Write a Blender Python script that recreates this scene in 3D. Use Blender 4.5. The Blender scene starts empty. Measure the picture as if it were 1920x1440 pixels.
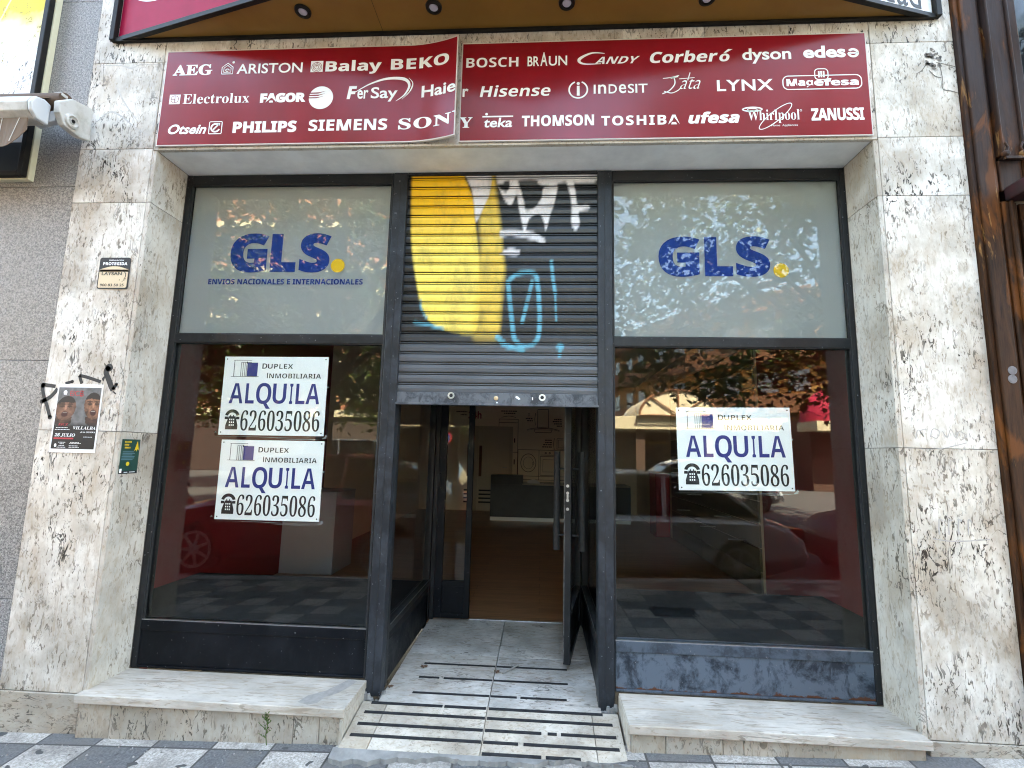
import bpy, bmesh, math, random
from mathutils import Vector, Matrix
random.seed(7)
sc = bpy.context.scene
COL = sc.collection
R = math.radians

# ------------------------------------------------------------------ camera
cam = bpy.data.cameras.new('camera'); camo = bpy.data.objects.new('camera', cam); COL.objects.link(camo)
cam.sensor_fit = 'HORIZONTAL'; cam.sensor_width = 36.0; cam.lens = 931.165/1920*36
cam.clip_start = 0.05; cam.clip_end = 400
def cam_axes(pi, ya, ro):
    f = Vector((-math.sin(ya)*math.cos(pi), math.cos(ya)*math.cos(pi), math.sin(pi)))
    r = Vector((math.cos(ya), math.sin(ya), 0)); u = r.cross(f)
    return r*math.cos(ro)+u*math.sin(ro), u*math.cos(ro)-r*math.sin(ro), f
_r, _u, _f = cam_axes(0.1363, 0.0613, 0.0223)
camo.matrix_world = Matrix(((_r.x,_u.x,-_f.x,0.0),(_r.y,_u.y,-_f.y,-2.6),(_r.z,_u.z,-_f.z,1.45),(0,0,0,1)))
sc.camera = camo

# ------------------------------------------------------------------ light
SUN_EL, SUN_AZ = R(52), R(24)
w = bpy.data.worlds.new('World'); sc.world = w; w.use_nodes = True
wn = w.node_tree; bg = wn.nodes['Background']
sky = wn.nodes.new('ShaderNodeTexSky'); sky.sky_type = 'NISHITA'; sky.sun_disc = False
sky.sun_elevation = SUN_EL; sky.sun_rotation = SUN_AZ; sky.air_density = 1.0; sky.dust_density = 2.5; sky.ozone_density = 1.0
wn.links.new(sky.outputs[0], bg.inputs[0]); bg.inputs[1].default_value = 0.115
sl = bpy.data.lights.new('sun', 'SUN'); sl.energy = 4.8; sl.angle = R(0.5); sl.color = (1, .95, .87)
so = bpy.data.objects.new('sun', sl); COL.objects.link(so)
sd = Vector((math.sin(SUN_AZ)*math.cos(SUN_EL), math.cos(SUN_AZ)*math.cos(SUN_EL), math.sin(SUN_EL)))
so.rotation_euler = sd.to_track_quat('Z', 'Y').to_euler()
vs = sc.view_settings; vs.view_transform = 'Standard'; vs.look = 'None'; vs.exposure = 4.7; vs.gamma = 1.0
vs.use_white_balance = True; vs.white_balance_temperature = 7800; vs.white_balance_tint = 4
cy = sc.cycles
cy.use_denoising = True; cy.filter_width = 1.1
cy.max_bounces = 14; cy.diffuse_bounces = 9; cy.glossy_bounces = 5; cy.transparent_max_bounces = 16
cy.sample_clamp_indirect = 20.0

# ------------------------------------------------------------------ materials
class NT:
    def __init__(s, name):
        s.m = bpy.data.materials.new(name); s.m.use_nodes = True
        s.t = s.m.node_tree; s.p = s.t.nodes['Principled BSDF']; s.out = s.t.nodes['Material Output']
    def n(s, typ, **kw):
        nd = s.t.nodes.new('ShaderNode'+typ)
        for k, v in kw.items():
            if hasattr(nd, k) and not k.startswith('i_'): setattr(nd, k, v)
        return nd
    def link(s, a, b): s.t.links.new(a, b)
    def val(s, sock, v):
        if hasattr(v, 'is_output') or isinstance(v, bpy.types.NodeSocket): s.link(v, sock)
        else: sock.default_value = v
    def math(s, op, a, b=0.0, c=None):
        nd = s.n('Math', operation=op); s.val(nd.inputs[0], a); s.val(nd.inputs[1], b)
        if c is not None: s.val(nd.inputs[2], c)
        return nd.outputs[0]
    def pos(s, scale=(1,1,1), island=0.0, obj=False):
        g = s.n('NewGeometry')
        src = s.n('TexCoord').outputs['Object'] if obj else g.outputs['Position']
        if island:
            mm = s.n('VectorMath', operation='MULTIPLY_ADD')
            s.link(g.outputs['Random Per Island'], mm.inputs[0]); mm.inputs[1].default_value = (island, island*1.7, island*2.3)
            s.link(src, mm.inputs[2]); src = mm.outputs[0]
        m = s.n('VectorMath', operation='MULTIPLY'); s.link(src, m.inputs[0]); m.inputs[1].default_value = scale
        return m.outputs[0]
    def noise(s, vec, scale, detail=4, rough=.55, dist=0.0):
        nd = s.n('TexNoise'); s.link(vec, nd.inputs['Vector']); nd.inputs['Scale'].default_value = scale
        nd.inputs['Detail'].default_value = detail; nd.inputs['Roughness'].default_value = rough; nd.inputs['Distortion'].default_value = dist
        return nd.outputs['Fac']
    def ramp(s, fac, a, b, lo=0.0, hi=1.0):
        nd = s.n('MapRange'); s.link(fac, nd.inputs[0]); nd.inputs[1].default_value = a; nd.inputs[2].default_value = b
        nd.inputs[3].default_value = lo; nd.inputs[4].default_value = hi; nd.clamp = True
        return nd.outputs[0]
    def mix(s, fac, a, b, bt='MIX'):
        nd = s.n('Mix', data_type='RGBA', blend_type=bt)
        s.val(nd.inputs[0], fac)
        for i, v in ((6, a), (7, b)):
            if isinstance(v, tuple): nd.inputs[i].default_value = (*v, 1)[:4]
            else: s.link(v, nd.inputs[i])
        return nd.outputs[2]
    def color(s, c):
        if isinstance(c, tuple): s.p.inputs['Base Color'].default_value = (*c, 1)[:4]
        else: s.link(c, s.p.inputs['Base Color'])
    def set(s, rough=.6, metal=0.0, spec=.5, coat=None):
        s.val(s.p.inputs['Roughness'], rough); s.val(s.p.inputs['Metallic'], metal); s.p.inputs['Specular IOR Level'].default_value = spec
        if coat: s.p.inputs['Coat Weight'].default_value = coat; s.p.inputs['Coat Roughness'].default_value = .05
    def bump(s, h, strength=.3, dist=.005):
        b = s.n('Bump'); s.link(h, b.inputs['Height']); b.inputs['Strength'].default_value = strength; b.inputs['Distance'].default_value = dist
        s.link(b.outputs[0], s.p.inputs['Normal'])

_mats = {}
def mk(name, c1, c2=None, scale=8, rough=.6, metal=0.0, spec=.5, stretch=(1,1,1), bump=0.0, lo=.35, hi=.65, coat=None, rvar=0.0):
    """plain material with a two-tone mottling"""
    if name in _mats: return _mats[name]
    t = NT(name)
    if c2:
        v = t.pos(stretch); n = t.noise(v, scale, 6, .6)
        t.color(t.mix(t.ramp(n, lo, hi), c1, c2))
        if bump: t.bump(n, bump, .004)
        if rvar: rough = t.ramp(n, lo, hi, rough-rvar, rough+rvar)
    else: t.color(c1)
    t.set(rough, metal, spec, coat)
    _mats[name] = t.m
    return t.m

def travertine(name, stretch=(1,1,.36), light=(.76,.725,.67), dark=(.42,.375,.32), pit=1.0, warm=.45, dirt=.0):
    t = NT(name)
    v = t.pos((1,1,1), island=11.0); vs_ = t.n('VectorMath', operation='MULTIPLY'); t.link(v, vs_.inputs[0]); vs_.inputs[1].default_value = stretch
    sv = vs_.outputs[0]
    cloud = t.noise(v, 3.2, 6, .62)
    c = t.mix(t.ramp(cloud, .36, .58), dark, light)
    streak = t.noise(sv, 11, 5, .62, .6)
    c = t.mix(t.math('MULTIPLY', t.ramp(streak, .50, .74), warm), c, (.40,.29,.19))
    grey = t.noise(sv, 36, 5, .7, .3)
    c = t.mix(t.math('MULTIPLY', t.ramp(grey, .50, .68), .42), c, (.36,.285,.21))
    stain = t.noise(sv, 3.4, 5, .62, .7)
    c = t.mix(t.ramp(stain, .50, .68, 0, .42*min(1, warm*2)), c, (.47,.36,.25))
    isl = t.n('NewGeometry').outputs['Random Per Island']; c = t.mix(1.0, c, t.mix(isl, (.90,.87,.82), (1.0,1.0,1.0)), 'MULTIPLY')
    region = t.noise(v, 2.3, 4, .62, .4)
    reg = t.ramp(region, .43, .62)
    # short pits along the bedding
    a = t.noise(sv, 66, 3, .55, .8)
    pits = t.math('MULTIPLY', t.ramp(a, .600, .632), t.ramp(region, .42, .60, .06, 1))
    # squiggly cracks: contour lines of a distorted noise
    b = t.noise(sv, 13, 4, .55, 1.4)
    d = t.math('ABSOLUTE', t.math('SUBTRACT', b, .5))
    wv = t.noise(sv, 24, 2, .5)
    line = t.math('LESS_THAN', d, t.ramp(wv, .42, .68, 0.0, .024))
    line = t.math('MULTIPLY', line, reg)
    # a few large cavities
    e = t.noise(sv, 15, 3, .5, 1.0)
    cav = t.math('MULTIPLY', t.ramp(e, .70, .715), t.ramp(region, .45, .6))
    f2 = t.noise(sv, 92, 2, .5, .6)                             # fine pores
    pores = t.math('MULTIPLY', t.ramp(f2, .58, .64), t.ramp(t.noise(v, 3.1, 4, .6), .50, .66, .0, .75))
    hole = t.math('MAXIMUM', t.math('MAXIMUM', t.math('MAXIMUM', pits, line), cav), pores)
    hole = t.math('MULTIPLY', hole, pit)
    halo = t.math('MULTIPLY', t.math('MAXIMUM', t.ramp(a, .55, .62), t.ramp(e, .62, .70)), .45)
    c = t.mix(halo, c, (.36,.27,.18))
    c = t.mix(hole, c, (.026,.020,.015))
    if dirt:
        dn = t.noise(v, 5, 5, .65)
        c = t.mix(t.math('MULTIPLY', t.ramp(dn, .42, .66), dirt), c, (.20,.17,.135))
    t.color(c); t.set(t.ramp(cloud, .3, .7, .42, .6), 0, .35)
    hb = t.math('SUBTRACT', t.math('MULTIPLY', grey, .25), hole); t.bump(hb, .5, .004)
    return t.m

def granite(name):
    t = NT(name); v = t.pos((1,1,1), island=9.0)
    n1 = t.noise(v, 95, 3, .7); n2 = t.noise(v, 210, 2, .6); n3 = t.noise(v, 2.0, 4, .6)
    c = t.mix(t.ramp(n1, .38, .62), (.10,.098,.098), (.36,.35,.335))
    c = t.mix(t.ramp(n2, .60, .68), c, (.62,.60,.58))
    g = t.n('NewGeometry').outputs['Random Per Island']
    tint = t.mix(g, (.90,.85,.80), (1.0,1.0,1.0))
    c = t.mix(1.0, c, tint, 'MULTIPLY'); c = t.mix(t.ramp(n3, .35, .7, 0, .25), c, (.14,.125,.11))
    t.color(c); t.set(.45, 0, .4); t.bump(n1, .12, .002)
    return t.m

def wood_old(name):
    t = NT(name); v = t.pos((1,1,.10)); n = t.noise(v, 42, 6, .65, .8); big = t.noise(t.pos((1,1,.28)), 7.5, 5, .6, .5)
    c = t.mix(t.ramp(n, .36, .66), (.016,.0065,.003), (.058,.023,.009))
    c = t.mix(t.ramp(big, .55, .62, 0, .85), c, (.13,.042,.009))
    fl = t.noise(t.pos((1,1,.2)), 22, 4, .6, .6)
    c = t.mix(t.math('MULTIPLY', t.ramp(fl, .63, .67), t.ramp(big, .50, .58)), c, (.30,.15,.05))
    z = t.n('SeparateXYZ'); t.link(t.pos(), z.inputs[0])
    old = t.ramp(z.outputs[2], 2.70, 2.95)                       # the upper board keeps its purplish old varnish
    c = t.mix(t.math('MULTIPLY', old, t.ramp(big, .40, .62, .75, .15)), c, (.036,.026,.025))
    t.color(c); t.set(.6, 0, .15); t.bump(n, .4, .003)
    return t.m

def worn_paint(name, base, scuff, chip=None, amount=.5, scale=6, zrust=None, spec=.3):
    t = NT(name); v = t.pos((1,1,1)); n = t.noise(v, scale, 8, .72, .4); n2 = t.noise(t.pos((1,1,.35)), scale*3.2, 5, .65, .3)
    c = t.mix(t.math('MULTIPLY', t.ramp(n, .47, .60), amount), base, scuff)
    c = t.mix(t.math('MULTIPLY', t.ramp(n2, .56, .66), amount*.8), c, scuff)
    sp = t.noise(v, 70, 2, .5); c = t.mix(t.ramp(sp, .72, .74), c, (.16,.165,.175))
    if zrust:
        z = t.n('SeparateXYZ'); t.link(t.pos(), z.inputs[0])
        rn = t.noise(v, 15, 5, .6); zz = t.math('SUBTRACT', z.outputs[2], t.math('MULTIPLY', t.math('SUBTRACT', rn, .5), .09))
        m = t.ramp(zz, zrust-.004, zrust+.002, 1, 0); c = t.mix(m, c, (.085,.032,.016))
    t.color(c); t.set(t.ramp(n, .4, .6, .34, .55), 0, spec); t.bump(n2, .10, .002)
    return t.m

def glass(name, refl=1.0, wob=.0025):
    t = NT(name); t.t.nodes.remove(t.p)
    g = t.n('NewGeometry')
    vm = t.n('VectorMath', operation='DOT_PRODUCT'); t.link(g.outputs['Incoming'], vm.inputs[0]); t.link(g.outputs['True Normal'], vm.inputs[1])
    k = t.math('SUBTRACT', 1.0, t.math('ABSOLUTE', vm.outputs['Value']))
    fr = t.math('MULTIPLY_ADD', t.math('POWER', k, 5.0), .93, .034*refl)
    nz = t.noise(t.pos((1,1,1)), 2.2, 2, .4); b = t.n('Bump'); t.link(nz, b.inputs['Height']); b.inputs['Strength'].default_value = .12; b.inputs['Distance'].default_value = wob
    gl = t.n('BsdfGlossy'); gl.inputs['Roughness'].default_value = 0.0; t.link(b.outputs[0], gl.inputs['Normal'])
    tr = t.n('BsdfTransparent'); tr.inputs[0].default_value = (.93,.95,.94,1)
    mx = t.n('MixShader'); t.link(fr, mx.inputs[0]); t.link(tr.outputs[0], mx.inputs[1]); t.link(gl.outputs[0], mx.inputs[2])
    t.link(mx.outputs[0], t.out.inputs[0])
    return t.m

def leafmat(name, a, b):
    t = NT(name); n = t.n('NewGeometry').outputs['Random Per Island']
    c = t.mix(n, a, b); t.color(c); t.set(.45, 0, .4)
    tl = t.n('BsdfTranslucent'); t.link(t.mix(1.0, c, (1.0,1.15,.35), 'MULTIPLY'), tl.inputs[0])
    mx = t.n('MixShader'); mx.inputs[0].default_value = .38; t.link(t.p.outputs[0], mx.inputs[1]); t.link(tl.outputs[0], mx.inputs[2])
    t.link(mx.outputs[0], t.out.inputs[0])
    return t.m

def attrmat(name, rough=.5, spec=.4, grime=0.0):
    t = NT(name); a = t.n('Attribute'); a.attribute_name = 'paint'
    c = a.outputs['Color']
    if grime:
        n = t.noise(t.pos((1,1,.5)), 9, 7, .7, .3)
        c = t.mix(t.math('MULTIPLY', t.ramp(n, .50, .66), grime), c, (.045,.047,.052))
    t.color(c); t.set(rough, 0, spec)
    return t.m

M = {}
M['trav'] = travertine('travertine')
M['trav_jamb'] = travertine('travertine_jamb', light=(.60,.565,.51), dark=(.37,.335,.29), pit=.8, warm=.3)
M['trav_base'] = travertine('travertine_base', stretch=(.45,1,1), light=(.52,.48,.42), dark=(.38,.34,.28), pit=.9, dirt=.35)
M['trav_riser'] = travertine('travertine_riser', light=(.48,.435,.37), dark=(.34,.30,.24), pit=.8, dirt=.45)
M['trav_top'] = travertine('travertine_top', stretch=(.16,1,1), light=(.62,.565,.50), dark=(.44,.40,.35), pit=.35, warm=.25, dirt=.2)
M['trav_edge'] = travertine('travertine_edge', light=(.60,.56,.50), dark=(.45,.41,.35), pit=.35, warm=.3)
M['trav_floor'] = travertine('travertine_floor', stretch=(.3,1,1), light=(.66,.62,.57), dark=(.40,.375,.34), pit=.8, warm=.2, dirt=.4)
M['trav_ramp'] = travertine('travertine_ramp', stretch=(.7,1,1), light=(.62,.55,.46), dark=(.44,.38,.305), pit=.35, warm=.4, dirt=.5)
M['granite'] = granite('granite')
M['joint'] = mk('joint_grout', (.06,.05,.042))
M['cement'] = mk('cement', (.30,.285,.26), (.18,.17,.155), 9, .9, bump=.4)
M['plaster'] = mk('soffit_plaster', (.80,.80,.775), (.68,.68,.66), 7, .8, bump=.1)
M['render'] = mk('building_render', (.42,.36,.28), (.36,.30,.23), 3, .9)
M['frame'] = worn_paint('frame_paint', (.012,.013,.014), (.026,.027,.028), amount=.5, scale=5, spec=.25)
M['frame_worn'] = worn_paint('frame_paint_worn', (.018,.0205,.024), (.036,.041,.050), amount=.7, scale=7, spec=.25)
M['kick_navy'] = worn_paint('kick_paint_navy', (.0030,.0042,.0062), (.010,.012,.016), amount=.5, scale=5, spec=.18)
M['kick_blue'] = worn_paint('kick_paint_blue', (.090,.112,.140), (.010,.015,.022), amount=.9, scale=7, zrust=.222, spec=.25)
M['rail_blue'] = worn_paint('rail_paint_blue', (.070,.088,.110), (.020,.026,.034), amount=.7, scale=8, spec=.25)
M['edge_metal'] = mk('worn_edge_metal', (.16,.15,.14), (.02,.02,.02), 26, .5, .3)
M['alu'] = mk('aluminium', (.55,.56,.57), (.40,.40,.41), 30, .35, 1.0)
M['black'] = mk('black_rubber', (.016,.016,.017), (.030,.030,.031), 40, .6, spec=.25)
M['blackpaint'] = mk('black_print', (.012,.012,.014), rough=.6)
M['glass'] = glass('shop_glass')
t = NT('frosted_film'); t.color((.70,.715,.72)); t.set(.8, 0, .2)
tl = t.n('BsdfTranslucent'); tl.inputs[0].default_value = (.88,.88,.86,1); mx = t.n('MixShader'); mx.inputs[0].default_value = .66
t.link(t.p.outputs[0], mx.inputs[1]); t.link(tl.outputs[0], mx.inputs[2]); t.link(mx.outputs[0], t.out.inputs[0]); M['film'] = t.m
M['gls_blue'] = mk('vinyl_blue', (.001,.032,.22), rough=.6, spec=.2)
M['gls_yellow'] = mk('vinyl_yellow', (.78,.46,.0), rough=.55)
M['white_board'] = mk('white_board', (.92,.93,.93), (.88,.89,.89), 5, .4)
M['print_blue'] = mk('print_blue', (.018,.028,.20), rough=.5)
M['sign_red'] = None
t = NT('red_acrylic'); n = t.noise(t.pos((1,1,.3)), 4, 4, .6); t.color(t.mix(t.ramp(n, .4, .65), (.23,.007,.013), (.195,.006,.010))); t.set(.20, 0, .4); M['sign_red'] = t.m
M['sign_white'] = mk('white_vinyl', (.80,.78,.74), rough=.35)
M['sign_edge'] = mk('sign_edge', (.62,.55,.50), rough=.5)
M['crimson'] = mk('crimson_acrylic', (.30,.004,.036), (.27,.004,.032), 14, .5, spec=.12)
M['gold'] = mk('gold_underside', (.27,.135,.022), (.22,.105,.016), 3, .40, spec=.5)
M['sign_black'] = mk('sign_black_edge', (.006,.0055,.005), (.016,.013,.010), 22, .5, spec=.2)
M['lens'] = mk('lamp_lens', (.55,.55,.58), rough=.15)
M['wood_old'] = wood_old('old_wood')
M['dark_glass'] = mk('dark_window', (.020,.022,.026), rough=.08)
M['leaf'] = leafmat('tree_leaf', (.030,.060,.012), (.085,.125,.022))
M['leaf_small'] = leafmat('weed_leaf', (.055,.11,.02), (.11,.17,.04))
M['bark'] = mk('tree_bark', (.17,.13,.09), (.075,.055,.038), 6, .9, stretch=(1,1,.4), bump=.6)
M['shutter'] = attrmat('shutter_paint', .38, .5, .30)
M['shutter_bar'] = worn_paint('shutter_bar_paint', (.105,.115,.130), (.022,.026,.032), amount=.85, scale=9)
M['print'] = attrmat('printed_paper', .5, .3)
M['paper'] = mk('white_paper', (.80,.80,.80), rough=.6)
M['wall_cream'] = mk('cream_wall', (.88,.78,.64), (.85,.75,.61), 2, .8)
M['wall_red'] = mk('red_wall', (.20,.009,.012), (.17,.008,.010), 3, .55)
M['slat'] = mk('slatwall_olive', (.19,.17,.12), (.16,.142,.10), 4, .45)
M['desk'] = mk('slate_laminate', (.022,.024,.027), (.034,.036,.040), 6, .5)
M['grey_panel'] = mk('grey_laminate', (.42,.45,.49), (.39,.42,.46), 3, .45)
M['platform'] = mk('platform_carpet', (.012,.0125,.013), (.018,.0185,.019), 9, .9, spec=.1)
M['ceiling'] = mk('ceiling_white', (.86,.84,.80), rough=.9)
M['drawing'] = mk('wall_print', (.05,.035,.025), rough=.7)
M['red_print'] = mk('red_print', (.30,.02,.03), rough=.6)
def floorwood():
    t = NT('floor_wood'); v = t.pos((1,1,1)); b = t.n('TexBrick'); t.link(v, b.inputs['Vector'])
    b.inputs['Scale'].default_value = 1; b.inputs['Brick Width'].default_value = 1.2; b.inputs['Row Height'].default_value = .13; b.inputs['Mortar Size'].default_value = .0015
    b.inputs['Color1'].default_value = (.42,.205,.10,1); b.inputs['Color2'].default_value = (.33,.155,.072,1); b.inputs['Mortar'].default_value = (.05,.02,.01,1)
    n = t.noise(t.pos((.1,1,1)), 30, 5, .6, .5); t.color(t.mix(t.ramp(n, .35, .7, 0, .45), b.outputs[0], (.075,.03,.012))); t.set(.32, 0, .5); return t.m
M['floor_wood'] = floorwood()
def paving():
    t = NT('paving_tiles'); g = t.n('NewGeometry'); s = t.n('SeparateXYZ'); t.link(g.outputs['Position'], s.inputs[0])
    ux = t.math('DIVIDE', t.math('ADD', s.outputs[0], 2.448), .295); uy = t.math('DIVIDE', t.math('ADD', s.outputs[1], .092), .295)
    ix = t.math('FLOOR', ux); iy = t.math('FLOOR', uy)
    fx = t.math('FRACT', ux); fy = t.math('FRACT', uy)
    chk = t.math('FLOORED_MODULO', t.math('ADD', ix, t.math('ADD', iy, 1.0)), 2.0)
    cv = t.n('CombineXYZ'); t.link(ix, cv.inputs[0]); t.link(iy, cv.inputs[1])
    wn_ = t.n('TexWhiteNoise'); t.link(cv.outputs[0], wn_.inputs[0])
    flip = t.math('GREATER_THAN', wn_.outputs[0], .84); chk = t.math('ABSOLUTE', t.math('SUBTRACT', chk, flip))
    sp = t.noise(t.pos(), 90, 3, .7); st = t.noise(t.pos(), 5, 6, .65)
    lightc = t.mix(t.ramp(sp, .40, .62), (.27,.24,.205), (.50,.455,.40)); darkc = t.mix(t.ramp(sp, .38, .66), (.078,.076,.075), (.15,.146,.142))
    c = t.mix(chk, lightc, darkc)
    vv = t.n('TexWhiteNoise'); t.link(cv.outputs[0], vv.inputs[0]); c = t.mix(t.math('MULTIPLY', vv.outputs[0], .28), c, (.16,.155,.15))
    c = t.mix(t.ramp(st, .47, .66, 0, .6), c, (.13,.115,.10)); st2 = t.noise(t.pos(), 28, 5, .7); c = t.mix(t.ramp(st2, .60, .66, 0, .55), c, (.10,.09,.08))
    gum = t.noise(t.pos(), 17, 2, .4); c = t.mix(t.ramp(gum, .69, .71), c, (.06,.058,.055))
    e = t.math('MINIMUM', t.math('MINIMUM', fx, t.math('SUBTRACT', 1.0, fx)), t.math('MINIMUM', fy, t.math('SUBTRACT', 1.0, fy)))
    j = t.math('LESS_THAN', e, .018); c = t.mix(j, c, (.060,.055,.05))
    t.color(c); t.set(.7, 0, .35); t.bump(t.math('SUBTRACT', t.math('MULTIPLY', sp, .3), j), .4, .004); return t.m
M['paving'] = paving()
M['asphalt'] = mk('asphalt', (.06,.06,.06), (.085,.084,.082), 60, .9, bump=.4)
M['kerb'] = mk('kerb_granite', (.30,.295,.285), (.22,.215,.21), 40, .8)

# ------------------------------------------------------------------ mesh helpers
class MB:
    def __init__(s): s.v = []; s.f = []; s.mi = []; s.cm = 0
    def add(s, vs, fs):
        o = len(s.v); s.v += [tuple(v) for v in vs]; s.f += [tuple(i+o for i in f) for f in fs]; s.mi += [s.cm]*len(fs); return s
    def box(s, x0, x1, y0, y1, z0, z1, zf=None):
        """zf: optional function (x, z) -> z shift, for slabs on a slope"""
        vs = [(x,y,z) for x in (x0,x1) for y in (y0,y1) for z in (z0,z1)]
        return s.add(vs, [(0,1,3,2),(4,6,7,5),(0,4,5,1),(2,3,7,6),(0,2,6,4),(1,5,7,3)])
    def hexa(s, b, t):
        """bottom ring b and top ring t of equal length"""
        n = len(b); return s.add(list(b)+list(t), [tuple(range(n))[::-1], tuple(range(n, 2*n))]+[(i,(i+1)%n,n+(i+1)%n,n+i) for i in range(n)])
    def prism(s, pts, axis, a, b):
        """polygon pts (2-D) extruded along an axis from a to b"""
        P = {'x': lambda p,k: (k,p[0],p[1]), 'y': lambda p,k: (p[0],k,p[1]), 'z': lambda p,k: (p[0],p[1],k)}[axis]
        return s.hexa([P(p,a) for p in pts], [P(p,b) for p in pts])
    def tube(s, pts, r, n=12, cap=True):
        pts = [Vector(p) for p in pts]; rr = r if isinstance(r, (list,tuple)) else [r]*len(pts); o = []; up = None
        for i, p in enumerate(pts):
            d = (pts[min(i+1,len(pts)-1)]-pts[max(i-1,0)]).normalized()
            if up is None: up = Vector((0,0,1)) if abs(d.z) < .9 else Vector((1,0,0))
            a = d.cross(up).normalized(); b = a.cross(d).normalized(); up = b
            o.append([p+a*math.cos(k*2*math.pi/n)*rr[i]+b*math.sin(k*2*math.pi/n)*rr[i] for k in range(n)])
        vs = [q for ring in o for q in ring]; fs = []
        for i in range(len(pts)-1):
            for k in range(n): fs.append((i*n+k, i*n+(k+1)%n, (i+1)*n+(k+1)%n, (i+1)*n+k))
        if cap: fs += [tuple(range(n))[::-1], tuple(range((len(pts)-1)*n, len(pts)*n))]
        return s.add(vs, fs)
    def lathe(s, c, axis, prof, n=24, cap=True):
        """prof: (offset along axis, radius)"""
        A = {'x': lambda h,a,r: (c[0]+h, c[1]+r*math.cos(a), c[2]+r*math.sin(a)), 'y': lambda h,a,r: (c[0]+r*math.cos(a), c[1]+h, c[2]+r*math.sin(a)),
             'z': lambda h,a,r: (c[0]+r*math.cos(a), c[1]+r*math.sin(a), c[2]+h)}[axis]
        vs = [A(h, k*2*math.pi/n, r) for h, r in prof for k in range(n)]; fs = []
        for i in range(len(prof)-1):
            for k in range(n): fs.append((i*n+k, i*n+(k+1)%n, (i+1)*n+(k+1)%n, (i+1)*n+k))
        if cap: fs += [tuple(range(n))[::-1], tuple(range((len(prof)-1)*n, len(prof)*n))]
        return s.add(vs, fs)

def put(name, mb, mat, parent=None, bevel=0.0, smooth=None, local=False, fixn=True):
    """links ONE mesh object; coordinates are world coordinates unless local"""
    off = Vector((0,0,0))
    if parent is not None and not local:
        p = parent
        while p is not None: off += p.location; p = p.parent
    me = bpy.data.meshes.new(name)
    me.from_pydata([(v[0]-off.x, v[1]-off.y, v[2]-off.z) for v in mb.v], [], mb.f)
    mats = mat if isinstance(mat, list) else [mat]
    for m in mats: me.materials.append(m)
    if len(mats) > 1: me.polygons.foreach_set('material_index', mb.mi)
    if fixn:
        bm = bmesh.new(); bm.from_mesh(me); bmesh.ops.recalc_face_normals(bm, faces=bm.faces); bm.to_mesh(me); bm.free()
    if smooth is not None: me.shade_smooth(); me.set_sharp_from_angle(angle=R(smooth))
    me.update()
    o = bpy.data.objects.new(name, me); COL.objects.link(o)
    if parent is not None: o.parent = parent
    if bevel:
        b = o.modifiers.new('bevel', 'BEVEL'); b.width = bevel; b.segments = 2; b.limit_method = 'ANGLE'; b.harden_normals = False
    return o
def tag(o, label, cat, group=None, kind=None):
    o['label'] = label; o['category'] = cat
    if group: o['group'] = group
    if kind: o['kind'] = kind
    return o
def thing(name, label, cat, loc=(0,0,0), rz=0.0, group=None, kind=None):
    o = bpy.data.objects.new(name, None); COL.objects.link(o); o.location = loc; o.rotation_euler = (0,0,rz); o.empty_display_size = .1
    return tag(o, label, cat, group, kind)
def struct(name, mb, mat, label=None, **kw):
    o = put(name, mb, mat, **kw); o['kind'] = 'structure'
    if label: o['label'] = label
    o['category'] = name.replace('_', ' ')
    return o
def dup(root, loc, rz=None, label=None, group=None):
    r = root.copy(); COL.objects.link(r); r.location = loc
    if rz is not None: r.rotation_euler = (0,0,rz)
    if label: r['label'] = label
    if group: r['group'] = group
    for ch in list(root.children):
        c = ch.copy(); COL.objects.link(c); c.parent = r
        for g in list(ch.children):
            d = g.copy(); COL.objects.link(d); d.parent = c
    return r

# ---- flat printing: text and shapes mapped on a surface by a function (u, v) -> point
UP_SB = {**{chr(65+i): chr(0x1D5D4+i) for i in range(26)}, **{chr(97+i): chr(0x1D5EE+i) for i in range(26)}, **{chr(48+i): chr(0x1D7EC+i) for i in range(10)}}
UP_RB = {**{chr(65+i): chr(0x1D400+i) for i in range(26)}, **{chr(97+i): chr(0x1D41A+i) for i in range(26)}, **{chr(48+i): chr(0x1D7CE+i) for i in range(10)}}
_tc = bpy.data.curves.new('lettering', 'FONT'); _to = bpy.data.objects.new('lettering', _tc); COL.objects.link(_to)
_tcache = {}
def glyphs(body, style, off, shear, space):
    key = (body, style, off, shear, space)
    if key not in _tcache:
        mp = {'b': UP_SB, 's': UP_RB}.get(style, {})
        _tc.body = ''.join(mp.get(ch, ch) for ch in body); _tc.offset = off; _tc.shear = shear; _tc.space_character = space; _tc.resolution_u = 4
        bpy.context.view_layer.update()
        dg = bpy.context.evaluated_depsgraph_get(); ev = _to.evaluated_get(dg); me = ev.to_mesh()
        _tcache[key] = ([(v.co.x, v.co.y) for v in me.vertices], [tuple(p.vertices) for p in me.polygons]); ev.to_mesh_clear()
    return _tcache[key]
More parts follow.
